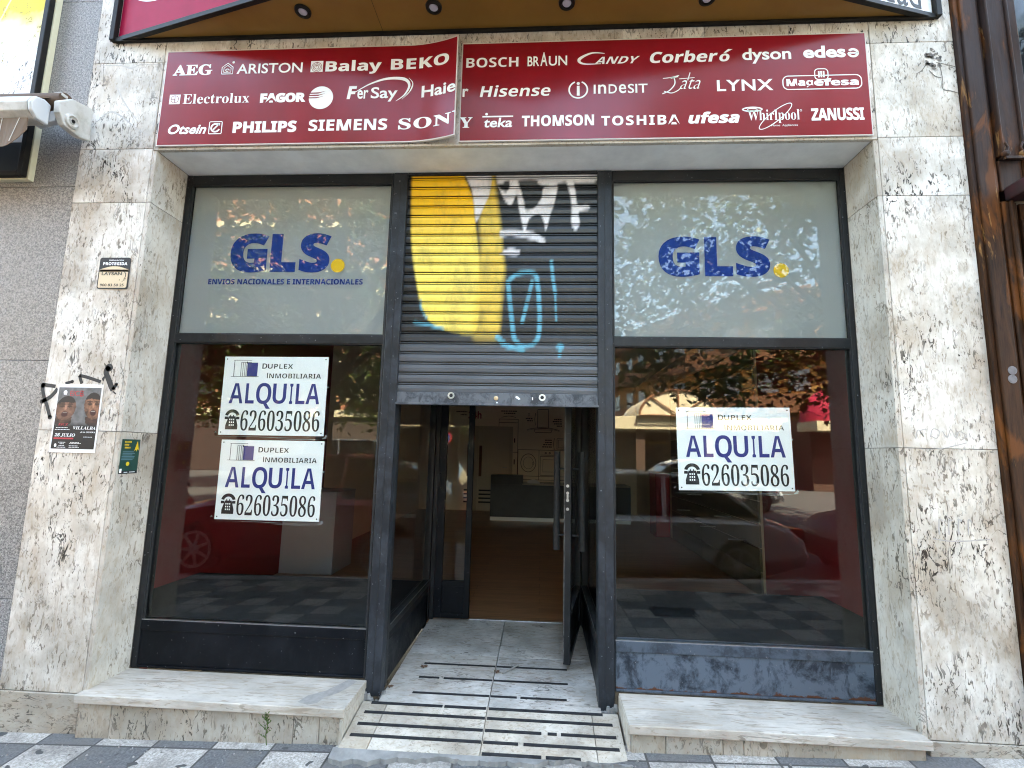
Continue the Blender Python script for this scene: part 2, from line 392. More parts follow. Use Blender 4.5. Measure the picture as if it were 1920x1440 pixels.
class Ink(MB):
    def __init__(s, fn): super().__init__(); s.fn = fn
    def poly(s, pts): s.add([s.fn(*p) for p in pts], [tuple(range(len(pts)))]); return s
    def rect(s, x0, x1, z0, z1): return s.poly([(x0,z0),(x1,z0),(x1,z1),(x0,z1)])
    def text(s, body, x0, x1, z0, z1, style='', off=0.0, shear=0.0, space=1.0):
        vs, fs = glyphs(body, style, off, shear, space)
        ax, bx = min(v[0] for v in vs), max(v[0] for v in vs); ay, by = min(v[1] for v in vs), max(v[1] for v in vs)
        return s.add([s.fn(x0+(v[0]-ax)/(bx-ax)*(x1-x0), z0+(v[1]-ay)/(by-ay)*(z1-z0)) for v in vs], fs)
    def ring(s, cx, cz, rx, rz, wd, a0=0, a1=360, tilt=0.0, n=40):
        c, q = math.cos(R(tilt)), math.sin(R(tilt)); pt = lambda a, k: (cx+(math.cos(a)*(rx-k))*c-(math.sin(a)*(rz-k))*q, cz+(math.cos(a)*(rx-k))*q+(math.sin(a)*(rz-k))*c)
        vs = []
        for i in range(n+1):
            a = R(a0+(a1-a0)*i/n); vs += [s.fn(*pt(a, 0)), s.fn(*pt(a, wd))]
        return s.add(vs, [(2*i,2*i+1,2*i+3,2*i+2) for i in range(n)])
    def disc(s, cx, cz, rx, rz=None, n=32): 
        rz = rz or rx; return s.poly([(cx+rx*math.cos(2*math.pi*i/n), cz+rz*math.sin(2*math.pi*i/n)) for i in range(n)])
    def stroke(s, pts, wd, taper=False):
        """a brush line along pts with rounded joints"""
        vs = []; m = len(pts)
        for i, p in enumerate(pts):
            a = pts[max(i-1,0)]; b = pts[min(i+1,m-1)]; dx, dz = b[0]-a[0], b[1]-a[1]; l = math.hypot(dx, dz) or 1
            k = wd/2*(1 if not taper else (1-.85*abs(2*i/(m-1)-1)))
            vs += [s.fn(p[0]-dz/l*k, p[1]+dx/l*k), s.fn(p[0]+dz/l*k, p[1]-dx/l*k)]
        return s.add(vs, [(2*i,2*i+1,2*i+3,2*i+2) for i in range(m-1)])
    def roundrect(s, x0, x1, z0, z1, r, wd):
        P = []
        for cx, cz, a0 in ((x1-r,z1-r,0),(x0+r,z1-r,90),(x0+r,z0+r,180),(x1-r,z0+r,270)):
            P += [(cx+r*math.cos(R(a0+i*15)), cz+r*math.sin(R(a0+i*15))) for i in range(7)]
        P.append(P[0]); return s.stroke(P, wd)
def curve(pts, n=8):
    """Catmull-Rom through pts"""
    o = []; P = [pts[0]]+list(pts)+[pts[-1]]
    for i in range(1, len(P)-2):
        for k in range(n):
            t_ = k/n; a, b, c, d = P[i-1], P[i], P[i+1], P[i+2]
            o.append(tuple(.5*((2*b[j])+(-a[j]+c[j])*t_+(2*a[j]-5*b[j]+4*c[j]-d[j])*t_*t_+(-a[j]+3*b[j]-3*c[j]+d[j])*t_**3) for j in (0,1)))
    o.append(tuple(pts[-1])); return o
def front(y): return lambda x, z: (x, y, z)

# ================================================================== SETTING
def pz(x): return .06+.029*x                          # the pavement climbs gently to the right
KY = -3.12                                            # kerb line; the pavement falls 5 % towards it
b = MB(); b.add([(-30,KY,pz(-30)+.05*KY),(30,KY,pz(30)+.05*KY),(30,.02,pz(30)),(-30,.02,pz(-30))], [(0,1,2,3)])
struct('pavement', b, M['paving'], 'chequered light and dark grey paving tiles in front of the shop')
b = MB(); b.hexa([(-30,KY-.18,-1.2),(30,KY-.18,-1.2),(30,KY-.002,-1.2),(-30,KY-.002,-1.2)], [(-30,KY-.18,pz(-30)+.05*KY+.002),(30,KY-.18,pz(30)+.05*KY+.002),(30,KY-.002,pz(30)+.05*KY+.002),(-30,KY-.002,pz(-30)+.05*KY+.002)])
struct('kerb', b, M['kerb'], 'pale granite kerb along the parking lane')
b = MB(); b.add([(-90,-120,-.12),(90,-120,-.12),(90,-9,-.12),(90,KY-.17,-.25),(-90,KY-.17,-.25),(-90,-9,-.12)], [(0,1,2,5),(5,2,3,4)])
struct('road', b, M['asphalt'], 'asphalt road and parking lane behind the kerb')
b = MB(); b.add([(-400,-400,-1.3),(400,-400,-1.3),(400,400,-1.3),(-400,400,-1.3)], [(0,1,2,3)])
struct('ground', b, M['asphalt'], 'ground under the street')

# ------------------------------------------------------------------ the shop building
XL, XR, ZT, GY = -2.30, 1.775, 3.175, .264
bld = thing('shop_building', 'travertine clad building bay framing the empty shop', 'building', (0,.6,0))
ZJ = [.177, 1.514, 2.849, 3.187, 3.757, 4.60]
g = .0012
b = MB()
for z0, z1 in zip(ZJ[:-1], ZJ[1:]): b.box(-2.783+g, -2.326-g, 0, .03, z0+g, z1-g)
put('pillar', b, M['trav'], bld, bevel=.002)
b = MB()
for z0, z1 in zip(ZJ[:-1], ZJ[1:]): b.box(1.801+g, 2.243-g, 0, .03, z0+g, z1-g)
put('pillar', b, M['trav'], bld, bevel=.002)
b = MB()
b.box(-2.783,-2.3255,.031,.336,-.4,4.6); b.box(1.8015,2.243,.031,.336,-.4,4.6); b.box(-2.32,1.8,.031,.262,3.19,4.6)
b.box(-2.325,-2.301,.263,.336,-.4,3.16); b.box(1.776,1.8,.263,.336,-.4,3.16)
put('masonry_core', b, M['joint'], bld)
b = MB()                                                # jamb slabs, their sawn edges showing at the corners
for z0, z1 in zip(ZJ[:3], ZJ[1:3]+[ZT]): b.box(-2.3245, -2.30, .0005, .262, z0+g, z1-g)
put('jamb', b, M['trav_jamb'], bld, bevel=.0015)
b = MB()
for z0, z1 in zip([.177,1.514,2.849], [1.514,2.849,ZT]): b.box(1.775, 1.7995, .0005, .262, z0+g, z1-g)
put('jamb', b, M['trav_jamb'], bld, bevel=.0015)
b = MB()                                                # lintel slabs
xs = [-2.325,-1.92,-1.455,-.985,-.52,-.03,.434,.90,1.365,1.80]
for a, c in zip(xs[:-1], xs[1:]): b.box(a+g, c-g, .001, .03, ZJ[4]+g, 4.6-g)
xs = [-2.325,-1.2,-.1,.9,1.80]
for a, c in zip(xs[:-1], xs[1:]): b.box(a+g, c-g, .001, .03, 3.1895, ZJ[4]-g)
put('lintel', b, M['trav'], bld, bevel=.0015)
b = MB(); b.box(-2.3,1.775,.022,.42,3.176,3.188)
put('soffit', b, M['plaster'], bld)
b = MB(); b.box(-2.32,1.795,-.004,.0215,3.174,3.1885)
put('soffit_edge', b, M['trav_edge'], bld, bevel=.002)
for a, c in ((-2.783,-2.33),(1.80,2.243)):
    b = MB(); b.box(a+g, c-g, -.006, .03, -.4, .177-.0025); put('base_course', b, M['trav_base'], bld, bevel=.003)
b = MB(); b.box(-2.785,2.245,.0,9.0,4.601,15.5); b.box(-2.785,2.245,.45,9,3.19,4.6)
put('upper_wall', b, M['render'], bld)
# graffiti tag and scuffs on the pillars
ink = Ink(front(-.0012))
ink.stroke(curve([(-2.715,1.758),(-2.76,1.763),(-2.792,1.762),(-2.775,1.70),(-2.745,1.64),(-2.722,1.585)]), .020)
ink.stroke(curve([(-2.70,1.745),(-2.735,1.70),(-2.783,1.672)]), .022); ink.disc(-2.722,1.585,.012); ink.disc(-2.79,1.763,.014); ink.disc(-2.783,1.672,.012)
ink.stroke([(-2.66,1.775),(-2.622,1.786)], .016); ink.disc(-2.621,1.786,.010)
ink.stroke(curve([(-2.562,1.775),(-2.574,1.80),(-2.583,1.822)]), .018); ink.stroke(curve([(-2.585,1.822),(-2.53,1.81),(-2.452,1.787)]), .018)
ink.stroke(curve([(-2.412,1.872),(-2.43,1.845),(-2.408,1.80),(-2.39,1.765),(-2.374,1.742)]), .030); ink.disc(-2.415,1.868,.022); ink.stroke([(-2.378,1.745),(-2.358,1.777)], .018); ink.disc(-2.359,1.775,.009)
ink.stroke(curve([(-2.428,1.825),(-2.44,1.805),(-2.438,1.79)]), .016, True)
ink.stroke([(-2.374,1.735),(-2.355,1.72)], .008)
put('graffiti_tag', ink, M['blackpaint'], bld)
ink = Ink(front(-.001))                                 # faint old scribbles on the right pillar
for pts in ([(1.86,1.56),(1.875,1.605),(1.90,1.57),(1.885,1.60),(1.92,1.61)], [(1.93,1.57),(1.945,1.61),(1.975,1.60),(1.96,1.565),(1.935,1.575)], [(1.99,1.60),(2.01,1.57),(2.03,1.61),(2.05,1.57),(2.07,1.60),(2.10,1.58),(2.08,1.56)], [(1.88,1.51),(1.98,1.515),(2.10,1.545)]):
    ink.stroke(curve(pts), .004)
for k in range(4): ink.stroke(curve([(1.93+.045*k,1.10),(1.935+.045*k,1.17),(1.95+.045*k,1.165)]), .007)
ink.stroke(curve([(1.90,1.08),(2.00,1.07),(2.16,1.085)]), .006)
put('old_scribble', ink, mk('faded_marker', (.33,.31,.29), (.45,.42,.39), 30), bld)
ink = Ink(front(-.0012))                                # broken stone by the top of the right pillar
for k in range(26):
    x, z = 2.125+random.uniform(-.035,.04), 3.66+random.uniform(-.07,.06)
    ink.poly([(x+random.uniform(.004,.018)*math.cos(a), z+random.uniform(.003,.012)*math.sin(a)) for a in [i*1.05 for i in range(6)]])
for pts in ([(2.09,3.62),(2.06,3.58),(2.03,3.56)], [(2.16,3.60),(2.165,3.54),(2.162,3.47),(2.20,3.455),(2.24,3.44)], [(2.14,3.63),(2.19,3.615),(2.238,3.60)], [(2.10,3.58),(2.13,3.545),(2.16,3.535)]):
    ink.stroke(curve(pts), .0045)
put('stone_damage', ink, mk('damage_dark', (.05,.042,.035), (.20,.16,.12), 60), bld)
ink = Ink(front(-.0010))                                # old glue smears where a sign used to be
for pts in ([(-2.78,3.32),(-2.70,3.37),(-2.63,3.43),(-2.55,3.40),(-2.46,3.33),(-2.36,3.27)], [(-2.36,3.27),(-2.335,3.36),(-2.33,3.55)], [(-2.73,3.745),(-2.60,3.74),(-2.53,3.72),(-2.47,3.745),(-2.36,3.74)], [(-2.62,3.62),(-2.55,3.50),(-2.44,3.36)]):
    ink.stroke(curve(pts), .012, True)
put('glue_mark', ink, mk('glue', (.50,.47,.43), (.40,.37,.33), 40), bld)

# stone ledges under the windows
def ledge(x0, x1, label, chip):
    t = thing('stone_ledge', label, 'window ledge', ((x0+x1)/2, .1, .1), group='stone ledges under the shop windows')
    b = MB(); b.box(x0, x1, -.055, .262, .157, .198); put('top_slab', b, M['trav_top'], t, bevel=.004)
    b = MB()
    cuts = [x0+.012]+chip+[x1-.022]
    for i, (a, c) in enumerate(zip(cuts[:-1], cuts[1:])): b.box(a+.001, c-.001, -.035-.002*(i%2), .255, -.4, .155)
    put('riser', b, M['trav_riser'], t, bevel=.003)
    b = MB(); 
    if x0 < -1: b.box(x1-.021, x1-.002, -.050, .255, -.4, .1555)
    else: b.box(x0-.003, x0+.011, -.030, .255, -.4, .190)
    put('end_slab', b, M['trav_edge'], t, bevel=.003)
    return t
l1 = ledge(-2.318, -.935, 'stone ledge with a brown stain and a weed at its foot', [-2.13,-1.19,-1.06])
l2 = ledge(.428, 1.782, 'stone ledge below the scuffed blue kick panel', [.60,.86,.955])
ink = Ink(lambda x, y: (x, y, .1987))
ink.poly([(-1.03,.26),(-1.06,.20),(-1.10,.12),(-1.17,.06),(-1.19,-.01),(-1.13,-.03),(-1.09,-.005),(-1.08,.05),(-1.03,.10),(-1.0,.17),(-.98,.24)])
put('brown_stain', ink, mk('stain', (.26,.235,.205), (.34,.31,.275), 30), l1)

# entrance ramp
rmp = thing('entrance_ramp', 'worn stone entrance floor and ramp with black grip strips', 'ramp', (-.26,.5,.1))
def fz(y): return .118+.026*(y-.21) if y >= .21 else .118+.17*(y-.21)
def slope_slab(b, x0, x1, y0, y1, th, lift=0.0):
    b.hexa([(x0,y0,fz(y0)-th),(x1,y0,fz(y0)-th),(x1,y1,fz(y1)-th),(x0,y1,fz(y1)-th)], [(x0,y0,fz(y0)+lift),(x1,y0,fz(y0)+lift),(x1,y1,fz(y1)+lift),(x0,y1,fz(y1)+lift)])
b = MB()
for x0, x1 in ((-.85,-.264),(-.260,.332)):
    for y0, y1 in ((.2115,.822),(.825,1.47)): slope_slab(b, x0, x1, y0, y1, .3)
put('landing_slab', b, M['trav_floor'], rmp, bevel=.002)
b = MB()
xs = [-.932,-.795,-.264,.278,.415]
for x0, x1 in zip(xs[:-1], xs[1:]): slope_slab(b, x0+.0015, x1-.0015, -.115, .2085, .3)
put('ramp_slab', b, M['trav_ramp'], rmp, bevel=.002)
b = MB()                                                # ragged cement lip at the foot of the ramp
n = 110; rl = random.Random(4); jag = [0.0]
for i in range(n): jag.append(max(-.035, min(.035, jag[-1]*.93+rl.uniform(-.009,.009))))
for i in range(n):
    x0, x1 = -.955+i*1.385/n, -.955+(i+1)*1.385/n
    j = lambda k: jag[k]
    y0, y1 = -.165+j(i), -.165+j(i+1)
    y0 += .03*i/n; y1 += .03*(i+1)/n
    b.hexa([(x0,y0,-.2),(x1,y1,-.2),(x1,-.112,-.2),(x0,-.112,-.2)], [(x0,y0,pz(x0)+.012),(x1,y1,pz(x1)+.012),(x1,-.112,fz(-.112)-.001),(x0,-.112,fz(-.112)-.001)])
put('cement_lip', b, M['cement'], rmp)
def strip(b, x0, x1, y, gaps=()):
    x = x0
    ed = [x0]+[e for gp in gaps for e in gp]+[x1]
    for a, c in zip(ed[::2], ed[1::2]):
        yy0, yy1 = y-.0088, y+.0088; b.hexa([(a,yy0,fz(yy0)+.0004),(c,yy0,fz(yy0)+.0004),(c,yy1,fz(yy1)+.0004),(a,yy1,fz(yy1)+.0004)], [(a,yy0,fz(yy0)+.003),(c,yy0,fz(yy0)+.003),(c,yy1,fz(yy1)+.003),(a,yy1,fz(yy1)+.003)])
def grip(x0, x1, y, *gaps):
    b = MB(); strip(b, x0, x1, y, gaps); put('grip_strip', b, M['black'], rmp)
grip(-.71,.176,.678,(-.266,-.258)); grip(-.70,.172,.498,(-.58,-.553),(-.266,-.258)); grip(-.692,.157,.319,(-.266,-.258),(-.115,-.095))
grip(-.88,.335,.196,(-.50,-.49),(-.27,-.255)); grip(-.893,.376,.125,(-.268,-.257)); grip(-.897,.382,.042,(-.268,-.257),(.02,.05),(.095,.115)); grip(-.905,.386,-.034,(-.268,-.257),(-.09,-.065))
grip(-.255,.20,-.105,(.02,.04))
b = MB(); b.box(-.545,.32,1.455,1.475,.10,.156); put('threshold', b, M['alu'], rmp, bevel=.002)

# ------------------------------------------------------------------ shop windows
def rails(b, x0, x1, y0, y1, bars):
    for z0, z1 in bars: b.box(x0, x1, y0, y1, z0, z1)
def shop_window(x0, x1, gx0, gx1, label, kick, rail, side):
    t = thing('shop_window', label, 'shop window', ((x0+x1)/2, .29, .2), group='shop windows either side of the entrance')
    b = MB(); b.box(x0, gx0, .266, .335, .2, 3.172); b.box(gx1, x1, .266, .335, .2, 3.172)
    b.box(gx0, gx1, .267, .334, 3.108, 3.172); b.box(gx0, gx1, .267, .334, 2.076, 2.130)
    put('frame', b, M['frame'], t, bevel=.003)
    b = MB(); b.box(gx0+.001, gx1-.001, .2668, .334, .400, .455); put('bottom_rail', b, rail, t, bevel=.003)
    b = MB(); b.box(gx0+.001, gx1-.001, .2668, .334, .2005, .214); put('base_rail', b, rail, t, bevel=.003)
    b = MB(); b.box(gx0+.001, gx1-.001, .273, .33, .2145, .3995); put('kick_panel', b, kick, t, bevel=.002)
    b = MB()                                            # thin aluminium glazing beads
    for z0, z1 in ((.4552,.4602),): b.box(gx0, gx1, .2685, .284, z0, z1)
    put('glazing_bead', b, M['alu'], t)
    b = MB()
    for z0, z1 in ((2.130,3.108),(.4605,2.076)):
        b.box(gx0, gx0+.006, .272, .286, z0, z1); b.box(gx1-.006, gx1, .272, .286, z0, z1)
    b.box(gx0+.006, gx1-.006, .272, .286, 3.102, 3.108); b.box(gx0+.006, gx1-.006, .272, .286, 2.130, 2.135); b.box(gx0+.006, gx1-.006, .272, .286, 2.071, 2.076)
    put('gasket', b, M['black'], t)
    b = MB(); b.box(gx0, gx1, .287, .293, 2.125, 3.112); put('upper_pane', b, M['glass'], t)
    b = MB(); b.box(gx0, gx1, .287, .293, .457, 2.08); put('display_pane', b, M['glass'], t)
    b = MB(); b.box(gx0+.001, gx1-.001, .301, .306, 2.120, 3.12); put('frosted_film', b, M['film'], t)
    return t
wl = shop_window(-2.2995, -.946, -2.266, -.958, 'shop window with two rent signs and a navy kick panel', M['kick_navy'], M['kick_navy'], 0)
wr = shop_window(.4085, 1.7745, .4135, 1.747, 'shop window with one rent sign and a scuffed blue kick panel', M['kick_blue'], M['rail_blue'], 1)
def logo(t, boxes, z0, z1, dot):
    ink = Ink(front(.2985))
    for ch, (a, c) in zip('GLS', boxes): ink.text(ch, a, c, z0-(.004 if ch != 'L' else 0), z1+(.004 if ch != 'L' else 0), 'b', off=.038)
    o = put('blue_logo', ink, M['gls_blue'], t)
    ink = Ink(front(.2985)); ink.disc(*dot, .0445, n=48); put('yellow_dot', ink, M['gls_yellow'], t)
logo(wl, ((-1.985,-1.741),(-1.721,-1.556),(-1.533,-1.336)), 2.537, 2.788, (-1.283,2.578))
logo(wr, ((.687,.931),(.958,1.122),(1.140,1.340)), 2.511, 2.756, (1.398,2.547))
ink = Ink(front(.2985)); ink.text('ENVIOS NACIONALES E INTERNACIONALES', -2.112, -1.117, 2.4555, 2.4915, 'b', off=.012); put('blue_lettering', ink, M['gls_blue'], wl)

# rent signs inside the glass
def rent_sign(x0, z0, s, label, rot=0.0, y=.2955):
    t = thing('rent_sign', label, 'sign', (x0, y, z0), group='rent signs stuck inside the windows'); t.rotation_euler = (0, R(rot), 0)
    W, H = .652*s, .479*s
    b = MB(); b.box(0, W, .0022, .0055, 0, H); put('board', b, M['white_board'], t, local=True, bevel=.001)
    fn = lambda x, z: (x*s, .0012, z*s)
    k = Ink(fn)
    k.text('D', .241, .271, .405, .437, 'b', off=-.012); k.text('UPLEX', .276, .433, .405, .4345, 'b', off=-.012)
    k.rect(.275, .2805, .346, .379); k.text('NMOBILIARIA', .289, .612, .346, .3755, 'b', off=-.012)
    k.text('626035086', .133, .622, .026, .150, 's', off=-.006)
    k.poly([(.041,.033),(.117,.033),(.117,.06),(.100,.112),(.058,.112),(.041,.06)])              # telephone: body, cradle, receiver
    for dx in (.066,.084): k.rect(dx, dx+.006, .110, .120)
    k.ring(.079,.110,.046,.044,.019,12,168); k.rect(.033,.054,.094,.110); k.rect(.104,.125,.094,.110)
    for dx, dz in ((.016,.016),(W/s-.016,.016),(.016,H/s-.016),(W/s-.016,H/s-.016)): k.disc(dx, dz, .0042, n=12)
    k.rect(.046,.222,.354,.3565); k.rect(.059,.172,.455,.4575); k.rect(.062,.0655,.3565,.455)     # emblem: lintel, columns, base
    for dx in (.106,.118,.130,.140): k.rect(dx, dx+.0028, .3565, .442)
    k.rect(.106,.172,.4415,.444); k.rect(.141,.146,.436,.448)
    put('black_lettering', k, M['blackpaint'], t, local=True)
    k = Ink(fn)
    for ch, a, c in (('A',.048,.135),('L',.150,.205),('U',.320,.404),('I',.425,.445),('L',.464,.521),('A',.527,.612)): k.text(ch, a, c, .1905, .314, 'b', off=-.006)
    k.text('Q', .216, .311, .160, .317, 'b', off=-.006); k.rect(.146,.212,.3575,.442)
    put('blue_lettering', k, M['print_blue'], t, local=True)
    k = Ink(lambda x, z: (x*s, .0006, z*s))                  # white keypad of the telephone
    for i in range(3):
        for j in range(3): k.rect(.063+i*.012, .070+i*.012, .055+j*.0165, .064+j*.0165)
    put('keypad', k, M['white_board'], t, local=True)
    k = Ink(lambda x, z: (x, .0062, z))                       # clear sleeve edges and corners, their glints painted as grey strips
    k.stroke(curve([(-.02,-.012),(W*.3,-.009),(W*.7,-.013),(W+.02,-.008)]), .0022, True); k.stroke(curve([(W*.55,-.018),(W*.8,-.022),(W+.015,-.014)]), .003, True); k.stroke([(W+.016,.0),(W+.014,H*.4)], .0018, True)
    k.poly([(W-.01,-.016),(W+.018,-.012),(W+.014,-.002),(W+.002,-.006)])
    for cx, cz, a in ((W+.012,-.006,.3),(-.012,.012,2.2),(W+.005,H*.6,1.0)): k.poly([(cx,cz),(cx+.012*math.cos(a),cz+.012*math.sin(a)),(cx+.016*math.cos(a+1.2),cz+.016*math.sin(a+1.2)),(cx-.006,cz+.004)])
    put('sleeve_glint', k, mk('sleeve_glint_grey', (.30,.31,.31), rough=.15), t, local=True)
    return t
rent_sign(-1.946, 1.515, 1.0, 'upper of the two white rent signs in the window beside the poster pillar', -.3)
rent_sign(-1.917, 1.021, .972, 'lower of the two white rent signs, hanging below its twin', -.2)
rent_sign(.776, 1.259, .973, 'white rent sign alone in the window above the scuffed blue panel', -.9)

# ------------------------------------------------------------------ entrance: posts, shutter, side windows, door
ent = thing('entrance_porch', 'dark metal entrance porch with glazed side walls and fixed narrow leaf', 'door frame', (-.26,.9,.12))
b = MB(); b.box(-.945,-.858,.262,.345,.115,3.172); put('post', b, M['frame_worn'], ent, bevel=.004)
b = MB(); b.box(.3215,.4075,.262,.345,.10,3.172); put('post', b, M['frame_worn'], ent, bevel=.004)
b = MB(); b.box(-.903,-.900,.2605,.2645,.12,3.17); b.box(.360,.363,.2605,.2645,.12,3.17); put('post_seam', b, M['black'], ent)
for xo, sg in ((-.858,1),(.3225,-1)):
    xa, xb = sorted((xo, xo-sg*.05))
    b = MB(); b.box(xa, xb, .3455, .385, .128, 2.6); b.box(xa, xb, 1.40, 1.45, .15, 2.6); b.box(xa+.001, xb-.001, .385, 1.40, .405, .45); b.box(xa+.001, xb-.001, .385, 1.40, 2.2, 2.28)
    put('side_frame', b, M['frame'], ent, bevel=.003)
    b = MB(); b.box(xa+.006, xb-.006, .385, 1.40, .142, .405); put('side_kick_panel', b, M['kick_navy'], ent, bevel=.002)
    b = MB(); b.box(xa+.022, xa+.028, .385, 1.40, .45, 2.2); put('side_pane', b, M['glass'], ent)
    xe = xo+sg*.0002
    b = MB(); b.box(min(xe,xe+sg*.004), max(xe,xe+sg*.004), .387, 1.40, .4485, .4535); put('side_bead', b, M['alu'], ent)
b = MB(); b.box(-.9,.37,.40,1.6,2.6,2.65); put('porch_ceiling', b, M['frame'], ent)
# back screen with narrow fixed leaf
b = MB(); b.box(-.857,-.825,1.43,1.50,.15,2.6); b.box(.300,.3215,1.43,1.50,.15,2.6); b.box(-.825,.300,1.432,1.498,2.18,2.26); put('screen_frame', b, M['frame'], ent, bevel=.003)
b = MB(); b.box(-.825,.300,1.462,1.468,2.26,2.6); put('transom_pane', b, M['glass'], ent)
b = MB(); b.box(-.822,-.765,1.425,1.47,.165,2.178); b.box(-.590,-.545,1.425,1.47,.165,2.178); b.box(-.765,-.590,1.426,1.469,.165,.20); b.box(-.765,-.590,1.426,1.469,.40,.44); b.box(-.765,-.590,1.426,1.469,2.13,2.178); b.box(-.765,-.590,1.436,1.46,.20,.40)
fl = put('fixed_leaf', b, M['kick_navy'], ent, bevel=.003)
b = MB(); b.box(-.765,-.590,1.445,1.451,.44,2.13); put('leaf_pane', b, M['glass'], fl)
b = MB(); b.box(-.835,-.805,1.408,1.424,1.16,1.27); put('hinge', b, M['black'], fl, bevel=.003)

b = MB(); rq = random.Random(9)                          # crumbled mortar at the feet of the posts
for cx, cy_, cz in ((-.90,.255,.11),(-.862,.262,.10),(-.93,.25,.13),(.345,.255,.11),(.385,.25,.115),(.405,.256,.13),(-.85,.30,.115),(.325,.30,.12)):
    for i in range(5):
        x, y, z, r_ = cx+rq.uniform(-.018,.018), cy_+rq.uniform(-.012,.02), cz+rq.uniform(-.015,.012), rq.uniform(.008,.02)
        pts = [(x+r_*math.cos(a_)*rq.uniform(.6,1.1), y+r_*math.sin(a_)*rq.uniform(.6,1.1)) for a_ in [k_*1.047 for k_ in range(6)]]
        b.hexa([(p[0],p[1],z-.02) for p in pts], [(x+(p[0]-x)*.6,y+(p[1]-y)*.6,z+r_*.5) for p in pts])
put('crumbled_mortar', b, M['cement'], ent)
# open leaf, hinged on the right, swung out to the street
dv = Vector((.172-.296, .655-1.42, 0)); dw = dv.length
door = thing('entrance_door', 'open glazed door leaf with long black pull bars', 'door', (.296,1.42,.168), rz=math.atan2(dv.y, dv.x))
b = MB(); b.box(0,.05,-.022,.022,0,2.0); b.box(dw-.055,dw,-.022,.022,0,2.0)
for z0, z1 in ((0,.04),(.25,.29),(1.94,2.0)): b.box(.05,dw-.055,-.021,.021,z0,z1)
b.box(.05,dw-.055,-.010,.010,.04,.25)
put('leaf_frame', b, M['frame'], door, bevel=.003, local=True)
b = MB(); b.box(.05,dw-.055,-.003,.003,.29,1.94); put('leaf_pane', b, M['glass'], door, local=True)
b = MB(); b.box(dw-.0545,dw+.0008,-.0224,-.0160,.01,1.99); b.box(.05,dw-.056,.0212,.0235,.288,.293); b.box(.05,dw-.056,-.0235,-.0212,.288,.293); put('worn_edge', b, M['edge_metal'], door, local=True)
for sg in (-1, 1):
    hx = dw-.10
    b = MB(); b.tube([(hx,sg*.082,.66),(hx,sg*.082,1.295)], .021, 14)
    for z in (.745, 1.17): b.tube([(hx+.02,sg*.022,z+.012),(hx+.01,sg*.055,z+.01),(hx,sg*.082,z)], .007, 8)
    put('pull_bar', b, M['black'], door, local=True, smooth=40)
b = MB()
for z in (.93,.985,1.03,1.075): b.lathe((dw+.0002,0,z), 'x', [(-.002,.010),(.0012,.010)], 12)
b.box(dw-.001,dw+.0015,-.006,.006,.99,1.02)
put('lock', b, M['alu'], door, local=True)

# roller shutter, half lowered
sh = thing('roller_shutter', 'half lowered roller shutter with yellow, white and cyan graffiti', 'shutter', (-.268,.29,1.73))
def inpoly(x, z, P):
    c = False; j = len(P)-1
    for i in range(len(P)):
        if (P[i][1] > z) != (P[j][1] > z) and x < (P[j][0]-P[i][0])*(z-P[i][1])/(P[j][1]-P[i][1])+P[i][0]: c = not c
        j = i
    return c
def dseg(x, z, P):
    d = 9
    for (ax, az), (bx, bz) in zip(P[:-1], P[1:]):
        l = (bx-ax)**2+(bz-az)**2; t_ = 0 if l == 0 else max(0, min(1, ((x-ax)*(bx-ax)+(z-az)*(bz-az))/l)); d = min(d, math.hypot(x-ax-t_*(bx-ax), z-az-t_*(bz-az)))
    return d
YEL = curve([(-.84,3.2),(-.53,3.2),(-.50,3.14),(-.465,3.06),(-.44,2.98),(-.425,2.84),(-.405,2.70),(-.39,2.58),(-.385,2.3),(-.40,2.17),(-.45,2.14),(-.60,2.17),(-.70,2.235),(-.75,2.35),(-.78,2.48),(-.812,2.65),(-.832,2.87),(-.84,3.2)], 4)
YEL2 = curve([(-.352,3.2),(-.315,3.2),(-.30,3.04),(-.27,2.84),(-.25,2.65),(-.235,2.54),(-.25,2.34),(-.265,2.12),(-.33,2.08),(-.42,2.12),(-.40,2.5),(-.39,2.7),(-.40,2.9),(-.352,3.2)], 4)
WHI = [curve(c, 4) for c in ([(-.52,3.2),(-.35,3.2),(-.34,3.06),(-.37,2.97),(-.42,2.86),(-.44,2.98),(-.46,3.08),(-.52,3.2)],
       [(-.31,3.2),(.32,3.2),(.30,3.11),(.12,3.115),(.02,3.09),(-.04,3.10),(-.06,3.13),(-.20,3.12),(-.215,3.04),(-.225,3.13),(-.29,3.10),(-.31,3.2)],
       [(-.29,3.09),(-.24,3.05),(-.20,3.12),(-.17,3.12),(-.13,2.99),(-.115,2.93),(-.06,2.95),(-.02,3.01),(-.005,3.08),(.075,3.10),(.06,2.98),(.035,2.90),(.01,2.80),(-.005,2.86),(-.03,2.90),(-.09,2.88),(-.12,2.79),(-.145,2.88),(-.16,2.95),(-.175,3.03),(-.21,2.96),(-.25,3.0),(-.29,3.09)],
       [(.13,3.12),(.17,3.12),(.19,3.03),(.20,2.965),(.26,2.965),(.275,2.935),(.21,2.915),(.215,2.84),(.19,2.80),(.165,2.84),(.165,2.95),(.155,3.03),(.13,3.12)],
       [(-.27,2.80),(-.15,2.80),(-.04,2.775),(.005,2.735),(-.01,2.715),(-.10,2.745),(-.20,2.765),(-.27,2.76),(-.27,2.80)],
       [(-.27,2.645),(-.22,2.68),(-.165,2.675),(-.145,2.655),(-.165,2.638),(-.22,2.64),(-.27,2.645)])]
